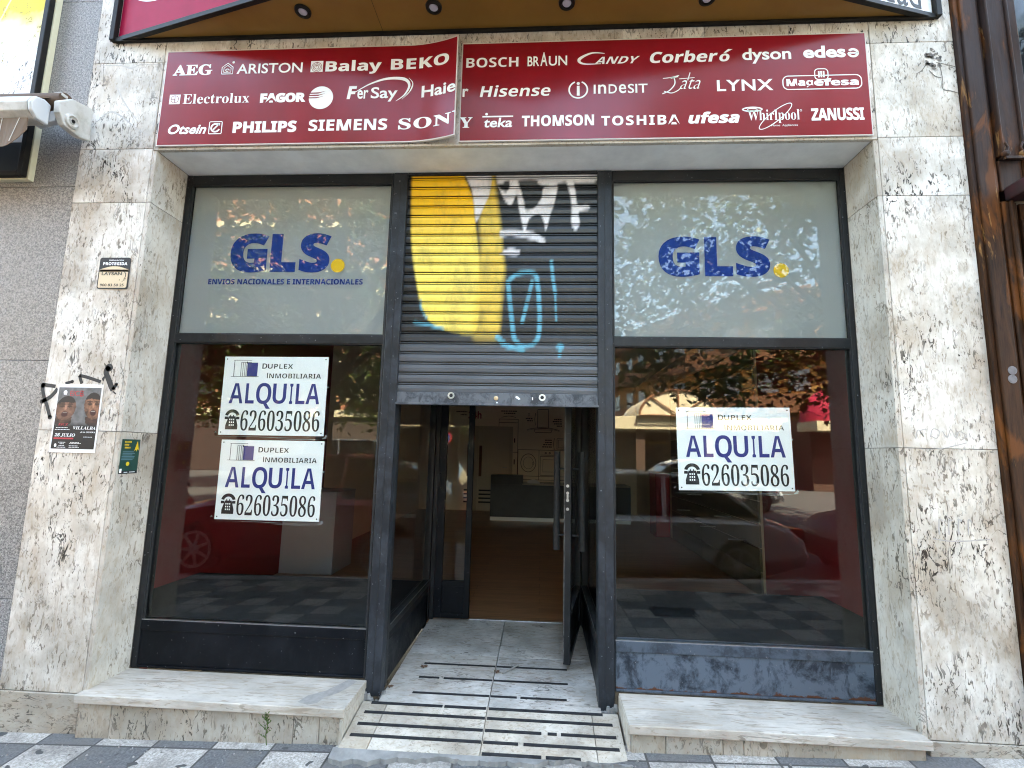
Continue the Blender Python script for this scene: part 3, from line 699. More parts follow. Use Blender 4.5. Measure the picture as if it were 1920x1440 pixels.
CYA = [(curve(c, 4), wd) for c, wd in (([(-.215,2.47),(-.16,2.52),(-.06,2.525),(-.035,2.45),(-.025,2.33),(-.02,2.22),(-.035,2.11),(-.10,2.075),(-.165,2.11),(-.185,2.22),(-.205,2.38),(-.215,2.47)], .013),
       ([(-.07,2.47),(-.095,2.35),(-.125,2.22)], .011), ([(.045,2.60),(.055,2.5),(.07,2.40)], .010), ([(.07,2.40),(.075,2.3),(.078,2.23)], .005), ([(.085,2.07),(.105,2.09),(.118,2.07)], .010), ([(.105,2.08),(.10,2.02)], .010),
       ([(-.775,2.215),(-.70,2.205),(-.60,2.175)], .010), ([(-.745,2.36),(-.74,2.30),(-.70,2.24)], .006), ([(-.27,2.13),(-.22,2.08),(-.12,2.05)], .016))]
def hsh(x, z): 
    from mathutils import noise as nz
    return nz.fractal(Vector((x*9, 0.3, z*9)), 1.0, 2.0, 4)
def shutter_colour(x, z):
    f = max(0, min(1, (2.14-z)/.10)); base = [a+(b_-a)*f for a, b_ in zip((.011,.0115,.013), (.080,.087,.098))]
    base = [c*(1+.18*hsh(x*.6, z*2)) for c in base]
    def over(col, k): 
        for i in range(3): base[i] += (col[i]-base[i])*k
    def soft(P, w=.012):
        d = dseg(x, z, P); return max(0, min(1, .5+(d if inpoly(x, z, P) else -d)/w))
    fade = max(0, min(1, (z-2.07)/.12))
    if x < -.2:
        k = soft(YEL, .014); 
        if k: over((.88+.02*hsh(x,z), .50+.18*max(0,min(1,(2.95-z)/.3)), .010+.11*max(0,min(1,(2.95-z)/.3))), k*fade*(1-.18*max(0,hsh(x*1.4,z*.5))))
        k = soft(YEL2, .03)
        if k: over((.80,.55,.07), k*fade*(.86-.35*max(0,hsh(x*1.6+3,z*.6))))
    for P in WHI:
        k = soft(P, .010)
        if k: over((.74,.72,.74), k*(.97-.25*max(0,hsh(x+2,z))))
    for P, wd in CYA:
        d = dseg(x, z, P)
        if d < wd*2: over((.09,.36,.47), max(0, min(1, .5+(wd-d)/.010))*.85)
    return base
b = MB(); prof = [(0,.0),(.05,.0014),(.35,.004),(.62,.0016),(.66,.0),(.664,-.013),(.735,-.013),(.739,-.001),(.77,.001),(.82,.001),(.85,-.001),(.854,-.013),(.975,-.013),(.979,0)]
zs0, pitch, ns = 1.791, .0620, 23
rows = []
for i in range(ns):
    for k, d in prof:
        z = zs0+(i+k)*pitch
        if z < 3.18: rows.append((z, .288-d))
nx = 190; x0, x1 = -.868, .332
for z, y in rows:
    for i in range(nx+1): b.v.append((x0+(x1-x0)*i/nx, y, z))
for r_ in range(len(rows)-1):
    for i in range(nx): b.f.append((r_*(nx+1)+i, r_*(nx+1)+i+1, (r_+1)*(nx+1)+i+1, (r_+1)*(nx+1)+i)); b.mi.append(0)
cols = [shutter_colour(v[0], v[2]) if v[1] < .2945 else (.006,.006,.006) for v in b.v]  # groove recesses coloured near-black: gap shadow painted in with grime and bare metal
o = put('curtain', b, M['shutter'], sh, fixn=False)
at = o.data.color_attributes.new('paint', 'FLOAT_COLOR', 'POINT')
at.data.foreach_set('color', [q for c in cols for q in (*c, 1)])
b = MB(); b.box(-.862,.328,.276,.296,1.728,1.790); b.box(-.862,.328,.262,.300,1.715,1.7278); put('bottom_bar', b, M['shutter_bar'], sh, bevel=.002)
b = MB(); b.box(-.8575,.3205,.266,.30,3.160,3.174); put('head_slot', b, M['black'], sh)
for x, z in ((-.534,1.772),(.001,1.768)):
    b = MB(); b.lathe((x,.2765,z), 'y', [(.002,.020),(-.004,.020),(-.004,.014),(-.001,.012)], 20); lk = put('lock_ring', b, M['alu'], sh, smooth=40)
    b = MB(); b.lathe((x,.2775,z), 'y', [(0,.011),(-.003,.010)], 16); put('lock_core', b, M['black'], lk)
b = MB(); b.lathe((-.268,.2765,1.760), 'y', [(0,.013),(-.004,.013),(-.006,.008)], 18); put('lock_knob', b, mk('old_brass', (.55,.42,.26), rough=.4, metal=.6), sh, smooth=40)
ink = Ink(front(.2748)); ink.poly([(-.155,1.765),(-.135,1.752),(-.125,1.757),(-.14,1.772),(-.152,1.775)]); ink.rect(-.058,-.052,1.752,1.768); ink.poly([(-.27,1.74),(-.255,1.735),(-.262,1.728)])
put('paint_chip', ink, M['paper'], sh)

# ================================================================== SIGNS
def bend(x):                                            # the left panel has come loose and curls away from the wall
    k = max(0, min(1, (x+.82)/.32)); return -.016-.062*k*k
def brand_sign(label, x0, x1, z0, z1, yf, bent):
    t = thing('appliance_brand_sign', label, 'sign', ((x0+x1)/2, 0, z0), group='red brand name panels over the shop front')
    n = 40; b = MB(); b2 = MB()
    for i in range(n):
        a, c = x0+(x1-x0)*i/n, x0+(x1-x0)*(i+1)/n
        m_ = .006
        a2, c2 = max(a, x0+m_), min(c, x1-m_)
        b.hexa([(a,yf(a),z0),(c,yf(c),z0),(c,yf(c)+.012,z0),(a,yf(a)+.012,z0)], [(a,yf(a),z1),(c,yf(c),z1),(c,yf(c)+.012,z1),(a,yf(a)+.012,z1)])
        b2.add([(a2,yf(a2)-.001,z0+m_),(c2,yf(c2)-.001,z0+m_),(c2,yf(c2)-.001,z1-m_),(a2,yf(a2)-.001,z1-m_)], [(0,1,2,3)])
    bm_merge(b2)
    put('backing', b, M['sign_edge'], t); put('panel', b2, M['sign_red'], t, smooth=30)
    return t
def bm_merge(b):
    """weld coincident vertices so the curled face shades smoothly"""
    idx = {}; nv = []; mp = []
    for v in b.v:
        k = tuple(round(c, 5) for c in v)
        if k not in idx: idx[k] = len(nv); nv.append(v)
        mp.append(idx[k])
    b.v = nv; b.f = [tuple(mp[i] for i in f) for f in b.f]
s1 = brand_sign('left red panel of white brand names, its right end curling off the wall', -2.297, -.507, 3.193, 3.812, bend, True)
s2 = brand_sign('right red panel of white brand names, lying flat on the wall', -.494, 1.770, 3.190, 3.812, lambda x: -.016, False)
k = Ink(lambda x, z: (x, bend(x)-.0022, z)); T = k.text
T('AEG',-2.245,-2.000,3.647,3.719,'s',off=.02)
k.stroke([(-1.94,3.651),(-1.94,3.695),(-1.906,3.722),(-1.872,3.695),(-1.872,3.651),(-1.94,3.651)],.005); k.stroke([(-1.928,3.662),(-1.928,3.690),(-1.906,3.707),(-1.884,3.690),(-1.884,3.662),(-1.928,3.662)],.004); k.ring(-1.906,3.676,.013,.010,.005,-20,300); k.disc(-1.872,3.727,.008)
T('ARISTON',-1.847,-1.444,3.649,3.715,off=.012)
k.rect(-1.394,-1.320,3.649,3.721); T('Balay',-1.304,-.967,3.629,3.721,'b',off=.012)
T('BEKO',-.911,-.560,3.651,3.722,'b',off=.012,space=1.05)
k.rect(-2.246,-2.179,3.460,3.522); T('Electrolux',-2.162,-1.752,3.460,3.523,'s',off=-.004)
T('FAGOR',-1.685,-1.409,3.457,3.518,'b',off=.045,space=.92)
k.disc(-1.317,3.482,.073)
T('F',-1.163,-1.105,3.469,3.552,'b',off=.02,shear=.15); T('er',-1.10,-1.035,3.469,3.525,off=.016); T('Say',-1.02,-.862,3.448,3.542,off=.016)
k.stroke(curve([(-1.115,3.512),(-1.03,3.562),(-.93,3.594),(-.83,3.59),(-.795,3.55),(-.82,3.49),(-.87,3.45)]),.020,True); k.stroke(curve([(-.80,3.597),(-.775,3.56),(-.79,3.51),(-.835,3.46)]),.008,True)
T('Haie',-.719,-.512,3.463,3.537,off=.022)
T('Otsein',-2.231,-1.995,3.265,3.328,off=.028,shear=.28); k.roundrect(-1.979,-1.902,3.264,3.341,.006,.005)
k.ring(-1.941,3.302,.030,.030,.010,40,340); k.stroke([(-1.953,3.290),(-1.92,3.327)],.009); k.poly([(-1.932,3.331),(-1.914,3.332),(-1.914,3.314)])
T('PHILIPS',-1.834,-1.449,3.266,3.339,'b',off=.028); T('SIEMENS',-1.377,-.912,3.270,3.342,'b',off=.012); T('SON',-.847,-.532,3.270,3.340,'s',off=.012,space=1.08)
k.poly([(-.527,3.341),(-.507,3.341),(-.507,3.318),(-.513,3.334),(-.527,3.336)])
put('white_lettering', k, M['sign_white'], s1)
k = Ink(lambda x, z: (x, bend(x)-.0030, z))             # red details inside the white emblems
for r_ in (.032,.023,.014): k.ring(-1.357,3.680,r_,r_,.003)
k.stroke([(-1.357,3.680),(-1.357,3.715)],.003); k.ring(-2.2125,3.491,.025,.025,.0035); k.poly([(-2.2125,3.515),(-2.2045,3.491),(-2.2125,3.467),(-2.206,3.491)]); k.stroke([(-2.2125,3.516),(-2.2125,3.466)],.003); k.stroke([(-2.237,3.491),(-2.2125,3.491)],.003)
for z in (3.512,3.497): k.poly([(-1.392,z-.004),(-1.335,z-.004),(-1.29,z+.012),(-1.33,z+.004),(-1.392,z+.003)])
k.poly([(-1.392,3.478),(-1.345,3.478),(-1.30,3.490),(-1.345,3.485),(-1.392,3.485)])
put('red_emblem_detail', k, M['sign_red'], s1)
k = Ink(front(-.0182)); T = k.text
T('BOSCH',-.466,-.163,3.652,3.714,'b',off=-.004)
T('BR',-.110,-.043,3.652,3.714,off=.014); T('A',-.036,.004,3.652,3.738,off=.016); T('UN',.012,.117,3.652,3.714,off=.014)
k.stroke(curve([(.33,3.722),(.26,3.726),(.20,3.700),(.185,3.675),(.22,3.657),(.31,3.657)]),.019,True); T('ANDY',.272,.529,3.655,3.700,'b',off=.0,shear=.40)
T('Corber',.585,.962,3.652,3.726,'b',off=.010,shear=.18); T('o',.970,1.026,3.652,3.701,'b',off=.010,shear=.18); k.poly([(.994,3.706),(1.008,3.706),(1.044,3.727),(1.020,3.729)])
T('dyson',1.096,1.362,3.634,3.729,off=.022); T('edes',1.427,1.655,3.659,3.734,off=.036); k.ring(1.695,3.6855,.031,.0285,.0135,182,505); k.rect(1.668,1.722,3.6800,3.6905)
T('r',-.481,-.447,3.467,3.519,off=.022); T('Hisense',-.381,.024,3.463,3.536,'b',shear=.16)
k.ring(.181,3.497,.056,.056,.009,112,428); T('i',.172,.190,3.460,3.545,off=.022); T('I',.268,.279,3.469,3.526,off=.012); T('n',.293,.338,3.469,3.526,off=.012); T('D',.352,.398,3.469,3.526,off=.012); T('e',.409,.450,3.469,3.526,off=.012); T('SIT',.459,.569,3.469,3.526,off=.012)
k.stroke(curve([(.65,3.460),(.69,3.480),(.72,3.52),(.715,3.56),(.70,3.555),(.74,3.565)]),.006); k.stroke(curve([(.655,3.555),(.70,3.560),(.745,3.572)]),.005); T('ata',.748,.862,3.487,3.548,off=-.012,shear=.45); k.stroke(curve([(.66,3.476),(.70,3.464),(.735,3.478),(.752,3.495)]),.005); k.stroke([(.792,3.54),(.806,3.588)],.005); k.stroke([(.745,3.55),(.83,3.556)],.004)
T('LYNX',.951,1.256,3.469,3.537,off=.020,space=1.12)
k.roundrect(1.309,1.728,3.470,3.552,.030,.0055); k.roundrect(1.482,1.553,3.527,3.592,.02,.005)
for q in (1.500,1.513,1.526): k.rect(q,q+.0085,3.540,3.578)
T('Ma',1.328,1.428,3.490,3.534,'b',off=.024); T('g',1.434,1.470,3.479,3.524,'b',off=.006); T('efesa',1.476,1.712,3.489,3.534,'b',off=.024)
T('Y',-.491,-.418,3.274,3.339,'s',off=.012); k.rect(-.362,-.186,3.336,3.345); k.disc(-.338,3.356,.008); T('teka',-.352,-.190,3.273,3.333,off=.020,shear=.12)
T('THOMSON',-.136,.270,3.275,3.343,'b',off=.014); T('TOSHIBA',.310,.742,3.272,3.332,'b',off=.008,space=1.15); T('ufesa',.789,1.067,3.275,3.346,'b',off=.026,shear=.22)
T('Whirlpool',1.111,1.388,3.270,3.352,'s',off=-.006); k.ring(1.2595,3.311,.118,.030,.005,0,360,40); k.ring(1.137,3.3545,.056,.016,.009); k.ring(1.137,3.354,.028,.008,.004); T('Home  Appliances',1.235,1.375,3.247,3.263,off=.0); k.ring(1.396,3.343,.006,.006,.002)
T('ZANUSSI',1.450,1.728,3.280,3.354,'b',off=.020,space=.93)
put('white_lettering', k, M['sign_white'], s2)

# projecting wedge sign above
top = thing('wedge_sign', 'wedge shaped black edged fascia sign with gold underside and downlights', 'sign', (-.25, -.2, 3.9))
A, P_, B = (-2.667,-.008), (-.10,-.62), (2.172,-.008)
b = MB(); b.prism([(A[0]+.07,-.010),(P_[0],P_[1]+.030),(B[0]-.07,-.010)], 'z', 3.905, 3.912); put('underside', b, M['gold'], top)
b = MB()                                                # black frame round the edges
def edge(b, p, q, z0, z1, th):
    d = Vector((q[0]-p[0], q[1]-p[1], 0)).normalized(); nn = Vector((-d.y, d.x, 0))*th
    b.hexa([(p[0],p[1],z0),(q[0],q[1],z0),(q[0]+nn.x,q[1]+nn.y,z0),(p[0]+nn.x,p[1]+nn.y,z0)], [(p[0],p[1],z1),(q[0],q[1],z1),(q[0]+nn.x,q[1]+nn.y,z1),(p[0]+nn.x,p[1]+nn.y,z1)])
edge(b, A, P_, 3.895, 3.925, .028); edge(b, P_, B, 3.895, 3.921, .028); edge(b, A, P_, 4.80, 4.84, .028); edge(b, P_, B, 4.80, 4.84, .028)
b.box(A[0]-.004,A[0]+.024,-.034,-.0005,3.893,4.84); b.box(B[0]-.024,B[0]+.004,-.034,-.0005,3.893,4.84); b.box(A[0]+.02,B[0]-.02,-.022,-.0015,3.888,3.914)
put('black_frame', b, M['sign_black'], top, bevel=.002)
def face_fn(p, q, off):
    d = Vector((q[0]-p[0], q[1]-p[1], 0)).normalized(); nn = Vector((-d.y, d.x, 0))
    return lambda u, z: (p[0]+d.x*u+nn.x*off, p[1]+d.y*u+nn.y*off, z)
LL = math.hypot(P_[0]-A[0], P_[1]-A[1]); LR = math.hypot(B[0]-P_[0], B[1]-P_[1])
b = MB(); f0, f1 = face_fn(A, P_, .010), face_fn(A, P_, .016); q = [(.028,3.924),(LL-.002,3.924),(LL-.002,4.80),(.028,4.80)]; b.hexa([f0(*p) for p in q], [f1(*p) for p in q]); put('crimson_face', b, M['crimson'], top)
b = MB(); f0, f1 = face_fn(P_, B, .010), face_fn(P_, B, .016); q = [(.002,3.920),(LR-.028,3.920),(LR-.028,4.80),(.002,4.80)]; b.hexa([f0(*p) for p in q], [f1(*p) for p in q]); put('white_face', b, M['white_board'], top)
k = Ink(face_fn(A, P_, .0085)); k.disc(.33,4.40,.33,.29,n=60); put('white_oval', k, M['sign_white'], top)
k = Ink(face_fn(P_, B, .0085)); k.text('dad', LR-.36, LR-.098, 3.933, 4.12, off=.01); put('black_lettering', k, M['blackpaint'], top)
for x in (-1.385,-.634,.106,.861):
    b = MB(); b.lathe((x,-.172,3.9045), 'z', [(0,.028),(0,.046),(-.010,.044),(-.014,.030),(-.006,.028)], 28); dl = put('downlight', b, M['sign_black'], top, smooth=40)
    b = MB(); b.lathe((x,-.172,3.902), 'z', [(0,.027),(-.007,.022)], 20); put('lens', b, M['lens'], dl, smooth=40)
b = MB(); b.box(-.972,-.970,-.45,-.02,3.9035,3.9046); put('panel_joint', b, M['sign_black'], top)

# small plates and posters
pl = thing('alarm_plate', 'small cream and black alarm plate on the pillar above the poster', 'plate', (-2.46,0,2.325))
W, H = .185, .186; x0, z0 = -2.553, 2.323
def rr(x0, x1, z0, z1, r): return [(cx+r*math.cos(R(a+i*18)), cz+r*math.sin(R(a+i*18))) for cx, cz, a in ((x1-r,z1-r,0),(x0+r,z1-r,90),(x0+r,z0+r,180),(x1-r,z0+r,270)) for i in range(6)]
b = MB(); b.prism(rr(x0,x0+W,z0,z0+H,.014), 'y', -.0045, -.0012); put('plate', b, M['blackpaint'], pl)
k = Ink(front(-.0052)); k.poly(rr(x0+.006,x0+W-.006,z0+.006,z0+H-.072,.010)+[]); k.poly([(x0+.006,z0+H-.085)]+[(x0+.006+(W-.012)*i/16, z0+H-.072+.020*math.sin(math.pi*i/16)) for i in range(17)]+[(x0+W-.006,z0+H-.085)]); put('cream_field', k, mk('cream_print', (.62,.50,.33), rough=.4), pl)
k = Ink(front(-.0058)); k.text('INSTALACION', x0+.056, x0+W-.04, z0+H-.020, z0+H-.013, 'b'); k.text('PROTEGIDA', x0+.022, x0+W-.016, z0+H-.046, z0+H-.028, 'b', off=.02); put('white_lettering', k, M['paper'], pl)
k = Ink(front(-.0060)); k.text('LAYSAN', x0+.022, x0+W-.042, z0+.080, z0+.100, '', off=.02); k.text('900 83 50 25', x0+.020, x0+W-.022, z0+.014, z0+.030, '', off=.018); k.ring(x0+W-.046,z0+.078,.030,.032,.004,-50,75); k.ring(x0+W-.042,z0+.072,.030,.030,.0025,-80,-20); k.disc(x0+W-.052,z0+.052,.003); put('black_lettering', k, M['blackpaint'], pl)

def printed(name, x0, x1, z0, z1, fn, col, parent, nx=90, nz=120):
    b = MB()
    for j in range(nz+1):
        for i in range(nx+1): b.v.append(fn(x0+(x1-x0)*i/nx, z0+(z1-z0)*j/nz))
    for j in range(nz):
        for i in range(nx): b.f.append((j*(nx+1)+i, j*(nx+1)+i+1, (j+1)*(nx+1)+i+1, (j+1)*(nx+1)+i)); b.mi.append(0)
    o = put(name, b, M['print'], parent, fixn=False); a = o.data.color_attributes.new('paint', 'FLOAT_COLOR', 'POINT')
    a.data.foreach_set('color', [q for j in range(nz+1) for i in range(nx+1) for q in (*col(i/nx, j/nz), 1)])
    return o
ps = thing('event_poster', 'white edged dark poster of two shouting faces, pasted over black graffiti', 'poster', (-2.565,0,1.39))
x0, x1, z0, z1 = -2.697, -2.431, 1.394, 1.771
b = MB(); b.box(x0, x1, -.0035, -.0018, z0, z1); put('paper', b, M['paper'], ps)
def posterc(u, v):
    from mathutils import noise as nz
    n = nz.fractal(Vector((u*9, v*13, 1)), 1, 2, 5); n2 = nz.fractal(Vector((u*26, v*34, 4)), 1, 2, 3)
    c = [.13+.05*n]*3; c[0] *= 1.0
    if v > .36:
        for cx, cz, rx, rz, tilt in ((.22,.66,.235,.20,.12), (.86,.70,.215,.22,-.10)):
            du, dvv = u-cx-tilt*(v-cz), v-cz; d = (du/rx)**2+(dvv/rz)**2
            if d < 1.0:
                sk = (.20,.095,.06) if cx < .5 else (.23,.105,.06); s_ = .55+.55*(1-d)+.45*n+.25*n2
                c = [a*max(.15, s_) for a in sk]
                if dvv > .45*rz+.03*n: c = [.022,.016,.013]
                for ex in (-.38, .36):
                    e = ((du/rx-ex)/.26)**2+((dvv/rz-.14)/.11)**2
                    if e < 1: c = [a*(.22+.3*e) for a in c]
                    e = ((du/rx-ex)/.30)**2+((dvv/rz-.32)/.06)**2
                    if e < 1: c = [a*.3 for a in c]
                if abs(du/rx) < .11 and -.15 < dvv/rz < .2: c = [min(.5, a*1.7) for a in c]
                m_ = ((du/rx)/.34)**2+((dvv/rz+.50)/.24)**2
                if m_ < 1: c = [.05,.012,.010] if m_ < .75 else [.10,.03,.022]
                if m_ < .6 and -.42 < dvv/rz < -.36: c = [.3,.26,.22]
            elif v < .52 and d < 2.2 and abs(du) < rx*.8: c = [a*(.6+.5*n) for a in (.10,.045,.03)]
        if v < .44: f = (v-.36)/.08; c = [a*f+.012*(1-f) for a in c]
    else: c = [.012,.011,.011]
    return [max(.005, a) for a in c]
xi0, xi1, zi0, zi1 = x0+.009, x1-.008, z0+.020, z1-.018
printed('picture', xi0, xi1, zi0, zi1, front(-.0042), posterc, ps)
pw, ph = xi1-xi0, zi1-zi0; U = lambda u: xi0+pw*u; V = lambda v: zi0+ph*v
k = Ink(front(-.0050)); T = k.text
T('VILLALBA', U(.46), U(.985), V(.315), V(.365), 's', shear=.2); T('de la SIERRA', U(.64), U(.985), V(.262), V(.285), 's', shear=.2); T('26 JULIO', U(.05), U(.53), V(.190), V(.250), 's', off=.01, shear=.2)
for v, a, c in ((.335,.06,.34),(.305,.04,.42),(.19,.73,.95),(.10,.44,.66),(.085,.42,.72),(.045,.42,.66),(.022,.42,.68),(.10,.16,.36),(.075,.20,.32),(.045,.18,.34),(.020,.14,.38)):
    for i in range(int((c-a)/.035)): k.rect(U(a+i*.035), U(a+i*.035+.026), V(v), V(v+.009))
k.disc(U(.10), V(.055), .007, .010); k.disc(U(.165), V(.915), .011, .013); k.rect(U(.13), U(.205), V(.875), V(.886))
put('white_lettering', k, M['paper'], ps)
k = Ink(front(-.0051)); k.text('EIC', U(.28), U(.49), V(.86), V(.945), off=.0); k.ring(U(.545), V(.925), .008, .009, .003); k.ring(U(.55), V(.88), .012, .010, .0035); k.text('Z', U(.51), U(.60), V(.86), V(.945)); k.rect(U(.04), U(.50), V(.155), V(.180)); k.text('EICZ', U(.10), U(.33), V(.375), V(.41), 's', shear=.2); put('red_lettering', k, mk('poster_red', (.45,.02,.035), rough=.5), ps)

gp = thing('green_sticker', 'small green leaflet with a yellow paper plane on the jamb', 'sticker', (-2.3,.08,1.28))
fx = lambda e: (lambda y, z: (-2.2995+e, y, z))
y0, y1, z0, z1 = .017, .141, 1.284, 1.474
k = Ink(fx(.0008)); k.rect(y0, y1, z0, z1); 
b = MB(); b.box(-2.2992, -2.2980, y0, y1, z0, z1); put('leaflet', b, mk('green_print', (.012,.060,.045), (.014,.052,.040), 20, .4), gp)
k = Ink(fx(.0021)); k.poly([(.104,1.408),(.122,1.466),(.137,1.412),(.124,1.420),(.122,1.404),(.116,1.418)]); k.disc(.070,1.338,.0115)
for a, c, z in ((.035,.085,1.455),(.035,.072,1.439),(.038,.086,1.423)):
    n = int((c-a)/.008)
    for i in range(n): k.rect(a+i*.008, a+i*.008+.0055, z, z+.009)
put('yellow_print', k, mk('yellow_print', (.62,.42,.02), rough=.5), gp)
k = Ink(fx(.0022))
for i, (a, c) in enumerate(((.028,.105),(.028,.112),(.028,.095),(.024,.112),(.024,.110),(.022,.10))): k.rect(a, c, 1.402-i*.0085, 1.4065-i*.0085)
put('blue_print', k, mk('leaflet_blue', (.09,.17,.20), rough=.5), gp)
k = Ink(fx(.0023)); k.rect(y0, y1, z0, z0+.016); put('black_band', k, M['blackpaint'], gp)
k = Ink(fx(.0026)); k.rect(.020,.034,1.290,1.312); k.rect(.05,.075,1.291,1.294); k.rect(.085,.125,1.291,1.294); put('white_print', k, M['paper'], gp)

# weed growing at the foot of the ledge
wd = thing('weed', 'little green weed sprouting at the foot of the stained ledge', 'plant', (-1.308,-.055,.02))
b = MB(); lf = MB(); stem = [Vector((-1.308,-.052,.015)), Vector((-1.311,-.062,.07)), Vector((-1.303,-.066,.12)), Vector((-1.309,-.062,.165))]; b.tube(stem, [.0022,.002,.0016,.001], 6)
br = [(.055,-1,.03),(.075,1,.028),(.095,-1,.035),(.115,1,.03),(.135,-1,.026)]
for h, s_, L in br:
    p = Vector((-1.308,-.064,h)); q = p+Vector((s_*L*.8,-.012,L*.75)); b.tube([p,q], .0011, 5)
    for i in range(5): 
        c = p.lerp(q, .3+.17*i); a = random.uniform(0,6.28); d = Vector((math.cos(a)*.7, -.5, .7+.4*math.sin(a))).normalized()*random.uniform(.012,.022); wv = d.cross(Vector((.3,1,.2))).normalized()*.0032
        lf.add([c, c+d*.5+wv, c+d, c+d*.5-wv], [(0,1,2,3)])
for i in range(26):
    c = stem[1].lerp(stem[3], random.random()); a = random.uniform(0,6.28); d = Vector((math.cos(a), -.35, .8)).normalized()*random.uniform(.014,.026); wv = d.cross(Vector((.3,1,.2))).normalized()*.0034; lf.add([c, c+d*.5+wv, c+d, c+d*.5-wv], [(0,1,2,3)])
put('stem', b, M['leaf_small'], wd); put('foliage', lf, M['leaf_small'], wd, fixn=False)
# grime and grit gathered where the paving meets the stone
rq = random.Random(21); b = MB()
for i in range(150):
    x = rq.choice((rq.uniform(-2.7,-.96), rq.uniform(.43,2.2), rq.uniform(-2.7,2.2))); y = -.075-abs(rq.gauss(0,.10)) if not -.96 < x < .43 else -.19-abs(rq.gauss(0,.06))
    r_ = rq.uniform(.0015,.006); z = pz(x)+.05*y; pts = [(x+r_*math.cos(a)*rq.uniform(.6,1.3), y+r_*math.sin(a)*rq.uniform(.6,1.3)) for a in (0,1.05,2.1,3.14,4.2,5.2)]
    b.hexa([(p[0],p[1],z-.001) for p in pts], [(x+(p[0]-x)*.5,y+(p[1]-y)*.5,z+r_*.7) for p in pts])
tag(put('grit', b, mk('grit', (.16,.14,.12), (.34,.31,.28), 90), None), 'loose grit and crumbs along the foot of the stone ledges', 'grit', kind='stuff')
# dry leaves and bits on the entrance floor
dl_m = mk('dry_leaf', (.16,.09,.05), (.09,.05,.03), 60, .8)
for i, (x, y, s_) in enumerate(((-.70,.62,.026),(-.25,.60,.022),(-.83,.36,.02))):
    b = MB(); z = fz(y)+.004; pts = [(x+s_*math.cos(a)*(1 if j % 2 else .55), y+s_*math.sin(a)*(1 if j % 2 else .55), z+.004*(j % 3)) for j, a in enumerate([k_*.5236 for k_ in range(12)])]
    b.add(pts, [tuple(range(12))]); o = put('dry_leaf', b, dl_m, None, fixn=False)
    tag(o, ('crumpled brown leaf left of the first grip strip', 'small brown leaf by the middle joint of the entrance floor', 'brown leaf in the dirty corner by the left post')[i], 'leaf', 'dry leaves on the entrance floor')
b = MB(); b.tube([(-.215,.585,fz(.585)+.006),(-.17,.64,fz(.64)+.006),(-.125,.70,fz(.7)+.006)], .005, 6); tag(put('twig', b, mk('twig', (.36,.33,.29)), None), 'pale twig lying on the entrance floor beside a small leaf', 'twig')

# ================================================================== NEIGHBOURS
gr = thing('granite_building', 'neighbouring wall of speckled grey granite slabs', 'building', (-4.4,.4,0))
b = MB(); zs = [-.4,.62,1.905,2.955,4.2,5.4]
for i, (z0, z1) in enumerate(zip(zs[:-1], zs[1:])):
    xs = [-6.2,-4.6,-2.787]
    for a, c in zip(xs[:-1], xs[1:]): b.box(a+.001, c-.001, .006, .036, z0+.0012, z1-.0012)
put('granite_cladding', b, M['granite'], gr, bevel=.0015)
b = MB(); b.box(-20,-2.7865,.04,9,-.4,15.2); put('upper_wall', b, M['render'], gr)
# framed poster box
pb = thing('poster_case', 'black framed wall case with a yellow and white drawing behind the awning', 'display case', (-3.7,-.03,2.97))
b = MB(); b.box(-4.4,-3.050,-.030,.004,2.984,5.0); put('cream_backing', b, mk('cream_edge', (.62,.56,.38), rough=.6), pb, bevel=.002)
b = MB(); b.box(-3.088,-3.058,-.066,-.031,2.992,5.0); b.box(-4.4,-3.0885,-.066,-.031,2.992,3.022); put('black_frame', b, M['sign_black'], pb, bevel=.003)
def drawing(u, v):
    from mathutils import noise as nz
    n = nz.fractal(Vector((u*4, v*7, 0)), 1, 2, 4); c = [.78,.77,.73]
    g_ = max(0, min(1, (v-.58+.10*n)/.18)); y = (.66,.50,.03)
    c = [a*(1-g_)+b_*g_ for a, b_ in zip(c, y)]
    m_ = nz.fractal(Vector((u*24+v*10, v*16-u*7, 3)), 1, 2, 3)
    if abs(m_) < .035 and .22 < v < .52 and nz.noise(Vector((u*6, v*6, 8))) > -.05: c = [.05,.05,.055]
    if abs(n-.12) < .012 and .5 < v < .8: c = [.25,.2,.03]
    if abs(u-.55-.7*(v-.75)) < .008 and v > .6: c = [.75,.66,.3]
    if v < .14: c = [.012,.012,.012]
    return c
printed('drawing', -3.75, -3.0885, 3.022, 4.45, front(-.036), drawing, pb, 120, 200)
b = MB(); b.box(-4.39,-3.0886,-.035,-.030,3.0225,5.0); put('sheet', b, M['paper'], pb)
# folding awning with brown fabric
aw = thing('awning', 'folded awning with brown striped fabric and white end bracket', 'awning', (-3.2,-.2,3.2))
cream = mk('awning_white', (.50,.485,.45), (.36,.34,.30), 12, .5, lo=.42, hi=.60); brown = mk('awning_fabric', (.20,.135,.09), (.14,.095,.062), 7, .85, stretch=(1,1,.2))
yz = lambda y, z: (y, z)
b = MB(); b.prism([(-.035,3.425),(-.055,3.42),(-.16,3.395),(-.225,3.335),(-.22,3.27),(-.185,3.215),(-.09,3.205),(-.025,3.222)], 'x', -2.742, -2.702); br_ = put('end_bracket', b, cream, aw, bevel=.006)
b = MB(); b.lathe((-2.702,-.150,3.262), 'x', [(0,.042),(.012,.039),(.016,.030),(.008,.025),(.003,.017),(.012,.013),(.012,.004)], 26); put('hub', b, cream, br_, smooth=35)
b = MB(); b.lathe((-2.6895,-.150,3.262), 'x', [(0,.011),(.003,.010)], 14); put('bolt', b, M['sign_black'], br_)
